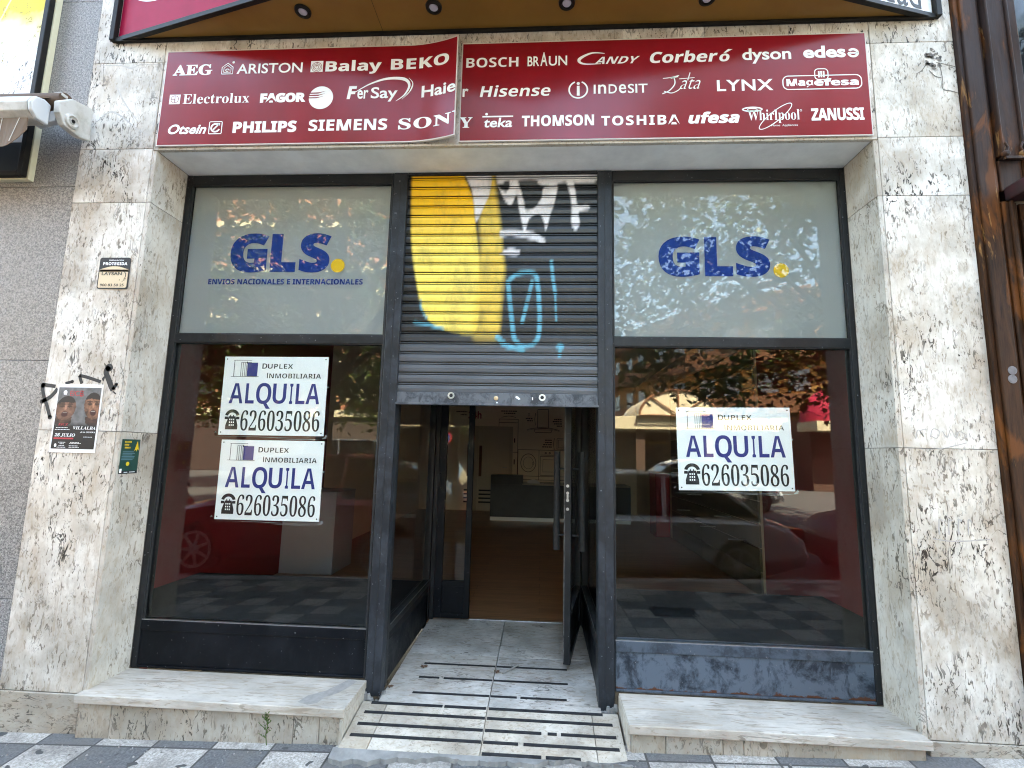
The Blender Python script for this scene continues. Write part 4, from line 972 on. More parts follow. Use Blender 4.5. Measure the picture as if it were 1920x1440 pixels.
b = MB(); b.tube([(-4.5,-.15,3.38),(-2.745,-.15,3.38)], .052, 18); put('fabric_roll', b, mk('awning_lining', (.085,.05,.03), rough=.8), aw, smooth=40)
b = MB(); b.box(-2.79,-2.7425,-.19,-.15,3.398,3.418); put('support_bar', b, cream, aw, bevel=.004)
b = MB(); b.hexa([(-2.86,-.20,3.205),(-2.745,-.20,3.235),(-2.745,-.165,3.235),(-2.86,-.165,3.205)], [(-2.93,-.20,3.262),(-2.745,-.20,3.30),(-2.745,-.165,3.30),(-2.93,-.165,3.262)]); put('folding_arm', b, mk('arm_grey', (.33,.34,.35), rough=.4), aw, bevel=.004)
b = MB(); prof = [(-.20,3.325),(-.24,3.335),(-.285,3.32),(-.305,3.275),(-.295,3.23),(-.26,3.202),(-.20,3.202)]; b.prism(prof, 'x', -4.5, -2.805); put('front_bar', b, cream, aw, bevel=.004)
b = MB(); b.prism([(y-.001 if y < -.25 else y, z) for y, z in prof], 'x', -2.804, -2.778); put('bar_cap', b, mk('cap_grey', (.52,.53,.53), rough=.45), aw, bevel=.008)
b = MB()
for i in range(24):
    xa, xb = -4.5+(1.70/24)*i, -4.5+(1.70/24)*(i+1)
    b.hexa([(xa,-.13,3.425),(xb,-.13,3.425),(xb,-.13,3.429),(xa,-.13,3.429)], [(xa,-.245,3.340),(xb,-.245,3.340),(xb,-.245,3.344),(xa,-.245,3.344)])
put('canopy', b, brown, aw)
b = MB(); n = 60; x_a, x_b = -4.5, -2.825
for i in range(n):
    xa, xb = x_a+(x_b-x_a)*i/n, x_a+(x_b-x_a)*(i+1)/n
    lo = lambda x: 3.045+.012*math.sin((x-x_b)*18)+(.09*max(0,(x-x_b+.09)/.09)**2 if x > x_b-.09 else 0); wv = lambda x: .008*math.sin(x*31)
    b.hexa([(xa,-.272+wv(xa)*1.6,lo(xa)),(xb,-.272+wv(xb)*1.6,lo(xb)),(xb,-.269+wv(xb)*1.6,lo(xb)),(xa,-.269+wv(xa)*1.6,lo(xa))], [(xa,-.272,3.2015),(xb,-.272,3.2015),(xb,-.269,3.2015),(xa,-.269,3.2015)])
va = put('valance', b, brown, aw)
b = MB()
for x in (-3.20,-3.08,-2.97,-2.87): b.tube([(x,-.2735,3.20),(x-.008,-.2745+.008*1.6*math.sin(x*31)*.5,3.14),(x-.022,-.2745+.008*1.6*math.sin((x-.02)*31),3.055)], .0018, 5)
put('stitching', b, mk('thread', (.62,.58,.52)), va)

# carved wooden shop front on the right
wf = thing('wooden_shopfront', 'weathered carved brown wooden shop front beside the travertine pillar', 'shop front', (2.7,.1,0))
b = MB(); b.box(2.2445,2.268,-.022,.10,-.2,5.0); b.box(2.269,2.352,-.034,.10,-.2,5.0); b.box(2.353,2.372,-.020,.10,-.2,5.0)
put('pilaster', b, M['wood_old'], wf, bevel=.005)
b = MB(); b.box(2.3725,2.386,-.010,.10,2.86,5.0); b.box(2.3865,2.398,-.050,.10,3.05,5.0); b.box(2.3985,2.490,-.040,.10,3.035,5.0); b.box(2.4905,2.503,-.052,.10,3.05,5.0); b.box(2.5035,2.56,-.030,.10,2.86,5.0); b.box(2.3865,2.5030,-.018,.10,2.86,3.034)
put('carved_panel', b, M['wood_old'], wf, bevel=.006)
b = MB(); b.box(2.392,2.498,-.060,-.0405,3.018,3.034); 
for x in (2.402,2.488): b.lathe((x,-.0405,3.052), 'y', [(0,.020),(-.014,.018),(-.022,.010)], 16); b.tube([(x,-.05,3.052),(x+(.012 if x < 2.45 else -.012),-.05,3.085),(x,-.05,3.115)], .006, 8)
put('scroll_ornament', b, M['wood_old'], wf, bevel=.003, smooth=40)
b = MB(); b.prism([(-.02,2.80),(-.26,2.80),(-.285,2.83),(-.26,2.875),(-.02,2.875)], 'x', 2.392, 4.6); put('canopy_ledge', b, mk('dark_red_paint', (.045,.012,.014), (.014,.010,.010), 16, .45), wf, bevel=.010)
b = MB(); b.box(2.3725,2.405,-.028,.10,-.2,2.799); b.box(2.4055,2.425,-.040,.10,-.2,2.799); b.box(2.4255,2.46,-.012,.10,-.2,2.799); b.box(2.4605,2.478,-.030,.10,.9,2.70); b.box(2.4785,4.6,-.004,.10,-.2,2.799)
put('lower_panel', b, M['wood_old'], wf, bevel=.005)
b = MB(); b.box(2.5605,4.6,.02,.06,2.88,5.0); put('window_pane', b, M['dark_glass'], wf)
b = MB(); b.box(2.5605,4.6,-.024,.018,3.42,3.47); b.box(2.5605,4.6,-.020,.018,3.17,3.20); b.box(2.5605,4.6,-.020,.018,2.90,2.95)
put('glazing_bar', b, M['wood_old'], wf, bevel=.004)
b = MB()
for cx, cz in ((2.322,1.905),(2.318,1.862)): b.lathe((cx,-.0345,cz), 'y', [(0,.022),(-.0015,.021)], 22)
put('old_sticker', b, mk('sticker_grey', (.16,.15,.16), (.11,.10,.105), 40), wf)
b = MB(); b.box(2.2445,30,.101,9,-.4,15.2); put('upper_wall', b, M['render'], wf)
ivy = thing('hanging_plant', 'green leaves hanging in front of the upper window on the right', 'plant', (2.66,-.08,3.6))
lf = MB(); st = MB()
for i in range(9):
    p = Vector((random.uniform(2.60,2.78), -.07, random.uniform(3.85,4.1))); q = p+Vector((random.uniform(-.05,.02), random.uniform(-.06,-.02), -random.uniform(.2,.42))); st.tube([p, p.lerp(q,.5)+Vector((0,-.02,0)), q], .003, 5)
    for j in range(22):
        c = p.lerp(q, random.random()); d = Vector((random.uniform(-1,1), -.6, random.uniform(-1,.5))).normalized()*random.uniform(.025,.05); wv = d.cross(Vector((0,1,.3))).normalized()*.011; lf.add([c, c+d*.45+wv, c+d, c+d*.45-wv], [(0,1,2,3)])
put('stem', st, M['leaf_small'], ivy); put('foliage', lf, M['leaf'], ivy, fixn=False)

# ================================================================== INTERIOR
IX0, IX1, IY0, IY1, FZ, CZ = -2.72, 2.10, 1.50, 8.65, .15, 2.95
b = MB(); b.box(IX0, IX1, IY0, IY1, FZ-.05, FZ); put('wood_floor', b, M['floor_wood'], bld)
b = MB(); b.box(IX0, -.862, .3365, 1.40, .36, .44); b.box(IX0+.002, -.864, 1.36, 1.398, .10, .3595); put('display_platform', b, M['platform'], bld, bevel=.004)
b = MB(); b.box(.326, IX1, .3365, 1.40, .36, .44); b.box(.328, IX1-.002, 1.36, 1.398, .10, .3595); put('display_platform', b, M['platform'], bld, bevel=.004)
b = MB(); b.box(IX0-.1, IX0, .3365, 3.6, -.1, CZ); put('red_wall', b, M['wall_red'], bld)
b = MB(); b.box(IX0-.1, IX0, 3.602, IY1, -.1, CZ); put('cream_wall', b, M['wall_cream'], bld)
b = MB(); b.box(IX1, IX1+.1, .3365, 2.35, -.1, CZ); put('red_wall', b, M['wall_red'], bld)
b = MB(); b.box(IX1, IX1+.1, 2.352, IY1, -.1, CZ); put('cream_wall', b, M['wall_cream'], bld)
b = MB(); b.box(IX0-.1, IX1+.1, IY1, IY1+.1, -.1, CZ); put('back_wall', b, M['wall_cream'], bld)
b = MB(); b.box(IX0-.1, -.8585, .3365, IY1, CZ, CZ+.1); b.box(.323, IX1+.1, .3365, IY1, CZ, CZ+.1); b.box(-.858, .3225, 1.50, IY1, CZ, CZ+.1); put('ceiling', b, M['ceiling'], bld)
b = MB()
for i in range(11): b.box(IX1-.022, IX1-.001, 2.40, 5.60, FZ+.01+i*.22, FZ+.222+i*.22)
sw = put('slatwall', b, M['slat'], bld, bevel=.003)
b = MB()
for i, (y, z) in enumerate(((2.7,.62),(3.1,.80),(3.6,.62),(4.1,.95),(2.9,1.25),(3.5,1.05),(4.6,.70),(4.9,1.2),(3.2,1.48))): b.box(IX1-.20, IX1-.023, y, y+.012, z, z+.012)
put('shelf_bracket', b, M['alu'], bld)
b = MB(); b.box(1.86,2.09,5.75,6.2,FZ,1.15); tag(put('red_cabinet', b, mk('red_lacquer', (.30,.012,.018), rough=.35), None, bevel=.006), 'narrow red cabinet standing at the far end of the slatted wall', 'cabinet')
# furniture
gc = thing('grey_cabinet', 'grey laminate cabinet standing by the red wall behind the rent signs', 'cabinet', (-2.38,2.9,FZ))
b = MB(); b.box(-2.715,-2.15,2.64,2.665,FZ,.965); put('front_panel', b, M['grey_panel'], gc, bevel=.002)
b = MB(); b.box(-2.175,-2.15,2.666,3.17,FZ,.965); b.box(-2.715,-2.69,2.666,3.17,FZ,.965); put('side_panel', b, M['grey_panel'], gc, bevel=.002)
b = MB(); b.box(-2.72,-2.145,2.635,3.175,.966,.99); put('top', b, M['grey_panel'], gc, bevel=.002)
ct = thing('counter', 'dark slate shop counter with a white plinth in front of the printed wall', 'counter', (.3,7.4,FZ))
b = MB(); b.box(-.965,1.7,7.10,7.13,.222,.83); put('front_panel', b, M['desk'], ct, bevel=.003)
b = MB(); b.box(-.965,-.35,7.10,7.45,.831,1.01); put('raised_block', b, M['desk'], ct, bevel=.003)
b = MB(); b.box(-.349,1.7,7.095,7.80,.831,.855); put('worktop', b, mk('counter_top', (.40,.34,.27), rough=.5), ct, bevel=.002)
b = MB(); b.box(-.96,1.7,7.115,7.14,FZ+.002,.2215); put('plinth', b, mk('plinth_white', (.80,.80,.78), rough=.3), ct)
b = MB(); b.box(-.96,-.93,7.131,7.8,FZ+.002,.83); put('side_panel', b, M['desk'], ct)
b = MB()
for i in range(14):
    a0, a1 = i/14, (i+1)/14; h = lambda a: .856+.075*math.sin(math.pi*min(1,a*1.15+.12))**.6
    b.hexa([(-.26+.32*a0,7.22,.856),(-.26+.32*a1,7.22,.856),(-.26+.32*a1,7.42,.856),(-.26+.32*a0,7.42,.856)], [(-.26+.32*a0,7.22,h(a0)),(-.26+.32*a1,7.22,h(a1)),(-.26+.32*a1,7.42,h(a1)-.01),(-.26+.32*a0,7.42,h(a0)-.01)])
tag(put('paper_bundle', b, M['paper'], None), 'rumpled white bundle of paper lying on the counter', 'paper')
# inner door and printed wall
idr = thing('inner_door', 'cream inner door in the back wall left of the counter', 'door', (-1.06,8.6,FZ))
b = MB(); b.box(-1.50,-1.42,8.61,8.648,FZ,2.02); b.box(-.72,-.64,8.61,8.648,FZ,2.02); b.box(-1.42,-.72,8.61,8.648,1.94,2.02); put('door_frame', b, mk('door_cream', (.50,.45,.37), rough=.6), idr, bevel=.004)
b = MB(); b.box(-1.419,-.721,8.625,8.648,FZ+.005,1.938); put('door_leaf', b, mk('leaf_cream', (.57,.51,.42), rough=.6), idr)
b = MB(); b.box(-1.66,-1.53,8.60,8.648,.90,1.60); b.box(-1.39,-1.33,8.60,8.624,.90,1.58); put('push_plate', b, mk('brown_wood', (.15,.055,.02), (.10,.04,.015), 9, .5), idr)
b = MB(); b.tube([(-.76,8.60,1.10),(-.86,8.595,1.11)], .012, 8); put('door_handle', b, M['alu'], idr)
b = MB()
for i in range(4): b.box(-1.72,-1.51,8.63,8.6485,.32+i*.085,.355+i*.085); b.box(-1.38,-.74,8.61,8.6245,.32+i*.085,.355+i*.085)
put('black_stripe', b, M['blackpaint'], idr)
k = Ink(front(8.6485)); S_ = lambda P, wd=.010: k.stroke(P, wd)
def bx(x0, x1, z0, z1, wd=.010): S_([(x0,z0),(x1,z0)], wd); S_([(x0,z1),(x1,z1)], wd); S_([(x0,z0),(x0,z1)], wd); S_([(x1,z0),(x1,z1)], wd)
bx(-.965,-.53,.9,2.19); S_([(-.965,2.11),(-.53,2.11)]); S_([(-.965,1.45),(-.53,1.45)]); k.rect(-.615,-.59,1.66,1.76); k.rect(-.615,-.59,1.18,1.29)
bx(-.52,.60,.85,1.51); S_([(-.05,.85),(-.05,1.51)]); S_([(-.52,.93),(.6,.93)]); k.ring(-.285,1.22,.175,.205,.012); k.ring(-.285,1.22,.115,.135,.006); k.ring(-.175,1.21,.02,.04,.006); bx(-.02,.42,.95,1.37); bx(.04,.36,1.03,1.30,.006); S_([(-.02,1.40),(.42,1.40)]); k.ring(.10,1.445,.022,.022,.012); k.ring(.19,1.445,.022,.022,.012)
bx(-.09,.155,2.0,2.42); S_(curve([(-.33,1.965),(-.10,2.005),(.16,2.005),(.40,1.955)])); S_(curve([(-.33,1.945),(-.10,1.985),(.16,1.985),(.40,1.935)]),.006); S_([(-.17,1.96),(.24,1.96)]); S_([(-.17,1.96),(-.14,1.90)]); S_([(.24,1.96),(.21,1.90)]); S_([(-.14,1.90),(.21,1.90)])
bx(.35,.62,1.54,1.77); bx(.38,.55,1.57,1.74,.006); S_(curve([(.29,1.78),(.275,1.65),(.29,1.52)])); S_(curve([(-.14,2.34),(-.155,2.2),(-.14,2.06)])); S_(curve([(-.91,2.23),(-.74,2.26),(-.58,2.23)]))
k.ring(-.29,2.30,.02,.04,.006)
for x0, x1, z in ((-.92,-.56,2.36),(-.86,-.60,2.31),(-.36,-.20,2.20),(-.33,-.20,2.15),(.28,.46,2.19),(.25,.46,2.14),(.28,.46,2.09),(.34,.46,2.04),(.08,.24,1.72),(.08,.24,1.67),(.04,.24,1.62),(.02,.24,1.57),(-1.95,-1.70,2.33),(-1.85,-1.70,2.26)):
    x = x0
    while x < x1: 
        l = random.uniform(.02,.05); k.rect(x, min(x+l, x1), z, z+.024); x += l+.010
put('wall_drawing', k, M['drawing'], bld)
k = Ink(front(8.6484)); k.text('24h', -1.67, -1.37, 2.19, 2.36, 'b'); put('red_wall_lettering', k, M['red_print'], bld)
k = Ink(lambda y, z: (IX1-.0235, y, z)); k.stroke(curve([(5.1,2.2),(4.7,2.24),(4.3,2.18)]), .02)

# ================================================================== THE STREET BEHIND THE CAMERA (seen mirrored in the glass)
def car(name, label, cat, loc, rz, paint, L=4.5, Wd=1.78, Hh=1.45, kind='saloon', group=None):
    t = thing(name, label, cat, loc, rz, group)
    h = Hh/1.45
    if kind == 'saloon': belt = [(-.5,.55),(-.495,.70),(-.46,.80),(-.40,.88),(-.36,.90),(-.20,.92),(.10,.91),(.20,.90),(.30,.84),(.42,.74),(.475,.64),(.5,.50)]; roof = [(-.385,.91),(-.26,1.30),(-.17,1.42),(-.02,1.45),(.10,1.40),(.285,.90)]
    elif kind == 'van': belt = [(-.5,.50),(-.495,.9),(-.48,1.0),(-.3,1.02),(0,1.02),(.25,1.0),(.30,.98),(.42,.86),(.48,.70),(.5,.50)]; roof = [(-.485,1.0),(-.455,1.75),(-.35,1.83),(-.0,1.83),(.12,1.78),(.305,.98)]
    else: belt = [(-.5,.60),(-.49,.85),(-.46,.98),(-.3,1.02),(0,1.0),(.2,.98),(.28,.95),(.42,.84),(.48,.70),(.5,.52)]; roof = [(-.475,1.0),(-.40,1.48),(-.25,1.58),(-.02,1.60),(.10,1.53),(.265,.96)]
    st = []
    for u, z in belt:
        wv = Wd/2*(1-.55*max(0, abs(u)-.33)**1.3*2.2)
        zb = .22+.10*max(0, (abs(u)-.40)/.10)
        st.append([(u*L, y*wv, zz) for y, zz in ((-.88,zb),(-.99,zb+.12),(-1.0,zb+.34*(z-zb)+.05),(-.975,z-.06),(-.90,z*h if 0 else z),(-.45,z+.035),(0,z+.045),(.45,z+.035),(.90,z),(.975,z-.06),(1.0,zb+.34*(z-zb)+.05),(.99,zb+.12),(.88,zb))])
    b = MB(); n = len(st[0])
    for s_ in st: b.v += s_
    for i in range(len(st)-1):
        for k_ in range(n): b.f.append((i*n+k_, i*n+(k_+1)%n, (i+1)*n+(k_+1)%n, (i+1)*n+k_)); b.mi.append(0)
    b.f += [tuple(range(n)), tuple(range((len(st)-1)*n, len(st)*n))]; b.mi += [0,0]
    body = put('body', b, paint, t, local=True, smooth=38)
    # greenhouse
    R_ = []
    for u, z in roof:
        f = (z-.9)/(max(q[1] for q in roof)-.9); wv = Wd/2*(.90-.20*max(0,f)); R_.append((u*L, wv, z))
    gl_ = MB(); top_ = MB()
    base = [(R_[0][0], Wd/2*.90, R_[0][2]), (R_[-1][0], Wd/2*.90, R_[-1][2])]
    n = len(R_)
    for sg in (-1, 1): gl_.add([(x, sg*y*.985, z-.012) for x, y, z in R_], [tuple(range(n))])
    for a, c in ((0,1),(n-2,n-1)): gl_.add([(R_[a][0],-R_[a][1]*.97,R_[a][2]),(R_[a][0],R_[a][1]*.97,R_[a][2]),(R_[c][0],R_[c][1]*.97,R_[c][2]),(R_[c][0],-R_[c][1]*.97,R_[c][2])], [(0,1,2,3)])
    put('window', gl_, mk('car_glass', (.012,.014,.015), rough=.04), t, local=True)
    for a in range(1, n-2):
        c = a+1; top_.hexa([(R_[a][0],-R_[a][1],R_[a][2]-.03),(R_[c][0],-R_[c][1],R_[c][2]-.03),(R_[c][0],R_[c][1],R_[c][2]-.03),(R_[a][0],R_[a][1],R_[a][2]-.03)], [(R_[a][0],-R_[a][1]*.93,R_[a][2]+.015),(R_[c][0],-R_[c][1]*.93,R_[c][2]+.015),(R_[c][0],R_[c][1]*.93,R_[c][2]+.015),(R_[a][0],R_[a][1]*.93,R_[a][2]+.015)])
    bm_merge(top_); put('roof', top_, paint, t, local=True, smooth=50)
    pb_ = MB()
    for sg in (-1, 1):
        for a in range(n-1): pb_.tube([(R_[a][0], sg*R_[a][1], R_[a][2]), (R_[a+1][0], sg*R_[a+1][1], R_[a+1][2])], .026, 8)
        x = R_[n//2-1][0]*.6; pb_.tube([(x, sg*Wd/2*.895, .90), (x-.03, sg*Wd/2*.72, max(q[2] for q in R_)-.03)], .028, 8)
    put('pillar_trim', pb_, paint, t, local=True, smooth=50)
    dm = MB(); hd = MB()
    for sg in (-1, 1):
        for x in (.215*L, .015*L, -.20*L): dm.tube([(x, sg*Wd/2*.985, .26), (x, sg*Wd/2*1.002, .52), (x-.01, sg*Wd/2*.975, .84), (x-.02, sg*Wd/2*.905, .895)], .007, 5)
        dm.box(-.34*L, .36*L, sg*Wd/2*.99-.008, sg*Wd/2*.99+.008, .22, .27)
        for x in (.07*L, -.145*L): hd.box(x-.09, x+.09, sg*Wd/2*.985-.012, sg*Wd/2*.985+.022, .765, .79)
    put('door_seam', dm, M['black'], t, local=True); put('door_handle', hd, M['alu'], t, local=True, bevel=.006)
    ch = MB()
    for sg in (-1, 1): ch.box(R_[0][0]+.1, R_[-1][0]-.05, sg*Wd/2*.90-.006, sg*Wd/2*.90+.016, .900, .926)
    put('chrome_strip', ch, M['alu'], t, local=True)
    for sx in (-.30, .315):
        for sg in (-1, 1):
            x, y = sx*L, sg*(Wd/2-.10)
            b = MB(); b.lathe((x,y,.315), 'y', [(-.10,.315),(-.105,.28),(.105,.28),(.10,.315)], 28); wh = put('tyre', b, M['black'], t, local=True, smooth=30)
            b = MB(); b.lathe((x,y+sg*.107,.315), 'y', [(-.01*sg,.245),(.004*sg,.245),(.004*sg,.212),(-.012*sg,.205)], 28, cap=False); b.lathe((x,y+sg*.108,.315), 'y', [(-.012*sg,.055),(.010*sg,.05)], 14)
            for k_ in range(7):
                a = k_*2*math.pi/7; d = (math.cos(a), math.sin(a)); e = (-d[1], d[0]); b.hexa([(x+d[0]*.04+e[0]*.028,y+sg*.103,.315+d[1]*.04+e[1]*.028),(x+d[0]*.215+e[0]*.018,y+sg*.103,.315+d[1]*.215+e[1]*.018),(x+d[0]*.215-e[0]*.018,y+sg*.103,.315+d[1]*.215-e[1]*.018),(x+d[0]*.04-e[0]*.028,y+sg*.103,.315+d[1]*.04-e[1]*.028)], [(x+d[0]*.04+e[0]*.022,y+sg*.115,.315+d[1]*.04+e[1]*.022),(x+d[0]*.215+e[0]*.014,y+sg*.112,.315+d[1]*.215+e[1]*.014),(x+d[0]*.215-e[0]*.014,y+sg*.112,.315+d[1]*.215-e[1]*.014),(x+d[0]*.04-e[0]*.022,y+sg*.115,.315+d[1]*.04-e[1]*.022)])
            put('rim', b, M['alu'], wh, local=True)
            b = MB(); b.lathe((x,y+sg*.060,.315), 'y', [(0,.36),(.028*sg,.355)], 28); put('wheel_arch', b, M['black'], t, local=True)
    for sg in (-1, 1):
        b = MB(); b.box(-L*.497,-L*.455,sg*Wd*.36-.12,sg*Wd*.36+.12,.66,.80); put('tail_light', b, mk('tail_red', (.35,.01,.015), rough=.15), t, local=True, bevel=.02)
        b = MB(); b.box(L*.445,L*.480,sg*Wd*.33-.14,sg*Wd*.33+.14,.58,.68); put('headlight', b, mk('lamp_clear', (.6,.62,.64), rough=.1), t, local=True, bevel=.02)
        b = MB(); b.lathe((L*.215,sg*(Wd/2+.06),.98), 'y', [(-.07,.05),(-.05,.085),(.05,.085),(.07,.05)], 14); put('side_mirror', b, paint, t, local=True, smooth=50)
    return t
def paint(name, c, metal=0.0): return mk(name, c, rough=.22, metal=metal, coat=.8)
RZ = -.12
car('parked_car', 'silver grey saloon parked at the kerb facing left, mirrored in the right window', 'car', (1.15,-4.36,-.25), math.pi, paint('silver_paint', (.44,.45,.46), .1), group='cars parked along the kerb')
car('parked_car', 'red car parked at the kerb, mirrored low in the left window', 'car', (-3.35,-4.36,-.25), math.pi, paint('red_paint', (.30,.012,.015)), L=4.1, kind='suv', group='cars parked along the kerb')
car('parked_car', 'white pick-up bodied car parked further left, mirrored beside the jamb', 'car', (-8.1,-4.4,-.25), math.pi, paint('white_paint', (.62,.63,.64)), L=4.4, kind='suv', group='cars parked along the kerb')
car('parked_car', 'dark red hatchback parked far right at the kerb', 'car', (6.0,-4.4,-.25), math.pi, paint('dark_red_paint', (.17,.008,.012)), L=4.0, kind='suv', group='cars parked along the kerb')
car('parked_van', 'white van parked across the street behind the tree trunk', 'van', (-5.4,-13.0,-.12), 0, paint('white_paint', (.62,.63,.64)), L=4.6, Wd=1.85, kind='van', group='vehicles parked across the street')
car('parked_car', 'black car parked across the street in front of the arcade', 'car', (.7,-9.9,-.12), 0, paint('black_paint', (.012,.013,.015)), kind='suv', group='vehicles parked across the street')
car('parked_car', 'white hatchback parked across the street beside the black car', 'car', (4.9,-12.6,-.12), 0, paint('white_paint', (.62,.63,.64)), L=4.2, group='vehicles parked across the street')

def tree(label, x, y, crown, seed, n_leaf):
    rnd = random.Random(seed); t = thing('plane_tree', label, 'tree', (x,y,-.1), group='street trees across the kerb')
    b = MB(); b.tube([(x,y,-.1),(x+.02,y,.6),(x-.03,y+.02,1.8),(x+.02,y,3.0)], [.21,.175,.165,.15], 14); put('trunk', b, M['bark'], t, smooth=60)
    lim = MB(); tips = []
    cx, cyy, cz, rx, ry, rz_ = crown
    for k_ in range(11):
        a = k_*2*math.pi/11+rnd.uniform(-.2,.2); el = rnd.uniform(-.35,1.0); tip = Vector((cx+rx*.8*math.cos(a)*math.cos(el), cyy+ry*.8*math.sin(a)*math.cos(el), cz+rz_*.8*math.sin(el)))
        p = Vector((x+.01,y,2.7+.12*(k_%3))); mid = p.lerp(tip,.5)+Vector((0,0,.35)); lim.tube([p,mid,tip], [.085,.05,.018], 8); tips.append(tip)
        for j in range(3):
            q = mid.lerp(tip, rnd.uniform(.1,.9)); e = q+Vector((rnd.uniform(-1,1),rnd.uniform(-1,1),rnd.uniform(-.4,.8)))*.9; lim.tube([q,e], [.025,.008], 6)
    put('limb', lim, M['bark'], t, smooth=60)
    cl = []
    while len(cl) < 320:
        p = Vector((rnd.uniform(-1,1), rnd.uniform(-1,1), rnd.uniform(-1,1)))
        if p.length > .25 and p.x**4+p.y**4+p.z**4 < 1: cl.append(Vector((cx+p.x*rx, cyy+p.y*ry, cz+p.z*rz_)))
    lf = MB(); shape = [(0,0),(.42,.10),(.34,.34),(.62,.62),(.24,.58),(0,1.0),(-.24,.58),(-.62,.62),(-.34,.34),(-.42,.10)]
    for i in range(n_leaf):
        c = rnd.choice(cl); r_ = rnd.gauss(0,.30), rnd.gauss(0,.30), rnd.gauss(0,.24); c = c+Vector(r_)
        d = Vector((rnd.uniform(-1,1), rnd.uniform(-1,1), rnd.uniform(-1.1,.25))).normalized(); s_ = rnd.uniform(.10,.18); nn = Vector((rnd.uniform(-.8,.8), rnd.uniform(-.8,.8), 1)); e = d.cross(nn).normalized(); 
        up = e.cross(d)
        lf.add([c+d*(q[1]*s_)+e*(q[0]*s_)+up*(abs(q[0])*s_*.18) for q in shape], [(0,1,2,3,4,5,6,7,8,9)])
    put('crown', lf, M['leaf'], t, fixn=False)
    return t
tree('plane tree in full leaf across the kerb, mirrored in the left windows', -4.5, -7.0, (-4.4,-6.8,5.5,4.2,2.8,3.3), 3, 17000)
tree('plane tree in full leaf across the kerb, mirrored in the right windows', 6.9, -7.2, (5.9,-6.7,5.75,4.3,2.7,3.25), 5, 17000)

t3 = dup(bpy.data.objects['plane_tree'], (-12.2,-16.5,-.1), 1.3, 'sunlit plane tree farther across the street behind the white van', 'street trees across the kerb')
dup(t3, (-4.8,-16.8,-.1), 2.6, 'farther plane tree standing close to the arcade end', 'street trees across the kerb')
gt = thing('drain_grate', 'small iron drain grate set in the paving in front of the right window', 'grate', (1.25,-1.75,pz(1.25)-.088))
b = MB(); b.box(1.05,1.45,-1.88,-1.865,pz(1.25)-.098,pz(1.25)-.076); b.box(1.05,1.45,-1.635,-1.62,pz(1.25)-.098,pz(1.25)-.076)
for i in range(14): b.box(1.05+i*.0295,1.064+i*.0295,-1.864,-1.636,pz(1.25)-.098,pz(1.25)-.077)
put('bars', b, M['black'], gt)
b = MB(); b.box(1.052,1.448,-1.8645,-1.6355,pz(1.25)-.12,pz(1.25)-.0815); put('pit', b, M['blackpaint'], gt)
# arcade with cream fascia and glazed barrel vault
ar = thing('arcade', 'low arcade with a cream fascia and shaded shop fronts across the street', 'arcade', (3,-27,-.1))
creamw = mk('arcade_cream', (.56,.48,.33), (.50,.43,.29), 2, .8); ochre = mk('ochre_render', (.40,.21,.06), (.35,.18,.05), 1.5, .85); brownr = mk('brown_render', (.22,.095,.045), (.19,.08,.038), 2, .85)
b = MB(); b.box(-7,13.5,-30,-25,2.9,3.62); put('fascia', b, creamw, ar)
b = MB()
for x in (-6.8,-2.5,1.5,5.6,9.4,13.2): b.box(x-.25, x+.25, -25.9, -25.4, -.12, 2.899)
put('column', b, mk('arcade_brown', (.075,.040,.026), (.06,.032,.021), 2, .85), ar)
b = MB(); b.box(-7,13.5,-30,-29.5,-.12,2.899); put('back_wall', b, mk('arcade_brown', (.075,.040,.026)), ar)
b = MB()
for x in (-5.5,-1.2,2.6,4.6,6.6,8.4,10.8): b.box(x, x+1.5, -29.495, -29.4, .1, 2.2)
put('shop_window', b, M['dark_glass'], ar)
b = MB()
for x in (-5.5,2.6,6.6,10.8): b.box(x, x+1.5, -29.42, -29.38, 2.2, 2.3); b.box(x-.06, x, -29.42, -29.38, .1, 2.3)
put('yellow_trim', b, mk('yellow_trim', (.5,.36,.06)), ar)
b = MB()
for k_ in range(12):
    a0, a1 = math.pi*k_/12, math.pi*(k_+1)/12; P = lambda a, r: (7.5+2.1*r*math.cos(a), 3.63+1.45*r*math.sin(a))
    p, q, p2, q2 = P(a0,1), P(a1,1), P(a0,.97), P(a1,.97); b.hexa([(p[0],-24.6,p[1]),(q[0],-24.6,q[1]),(q2[0],-24.6,q2[1]),(p2[0],-24.6,p2[1])], [(p[0],-31,p[1]),(q[0],-31,q[1]),(q2[0],-31,q2[1]),(p2[0],-31,p2[1])])
b.add([(7.5+2.03*math.cos(math.pi*k_/16),-24.7,3.63+1.40*math.sin(math.pi*k_/16)) for k_ in range(17)], [tuple(range(17))])
put('barrel_vault', b, mk('vault_cream', (.70,.60,.42), (.62,.52,.35), 3, .5), ar)
b = MB()
for a in (0,.25,.5,.75,1): b.tube([(7.5,-24.62,3.64),(7.5+2.08*math.cos(math.pi*a),-24.62,3.64+1.43*math.sin(math.pi*a))], .045, 6)
b.tube([(7.5+2.08*math.cos(math.pi*k_/20),-24.62,3.64+1.43*math.sin(math.pi*k_/20)) for k_ in range(21)], .06, 6)
put('vault_rib', b, brownr, ar)
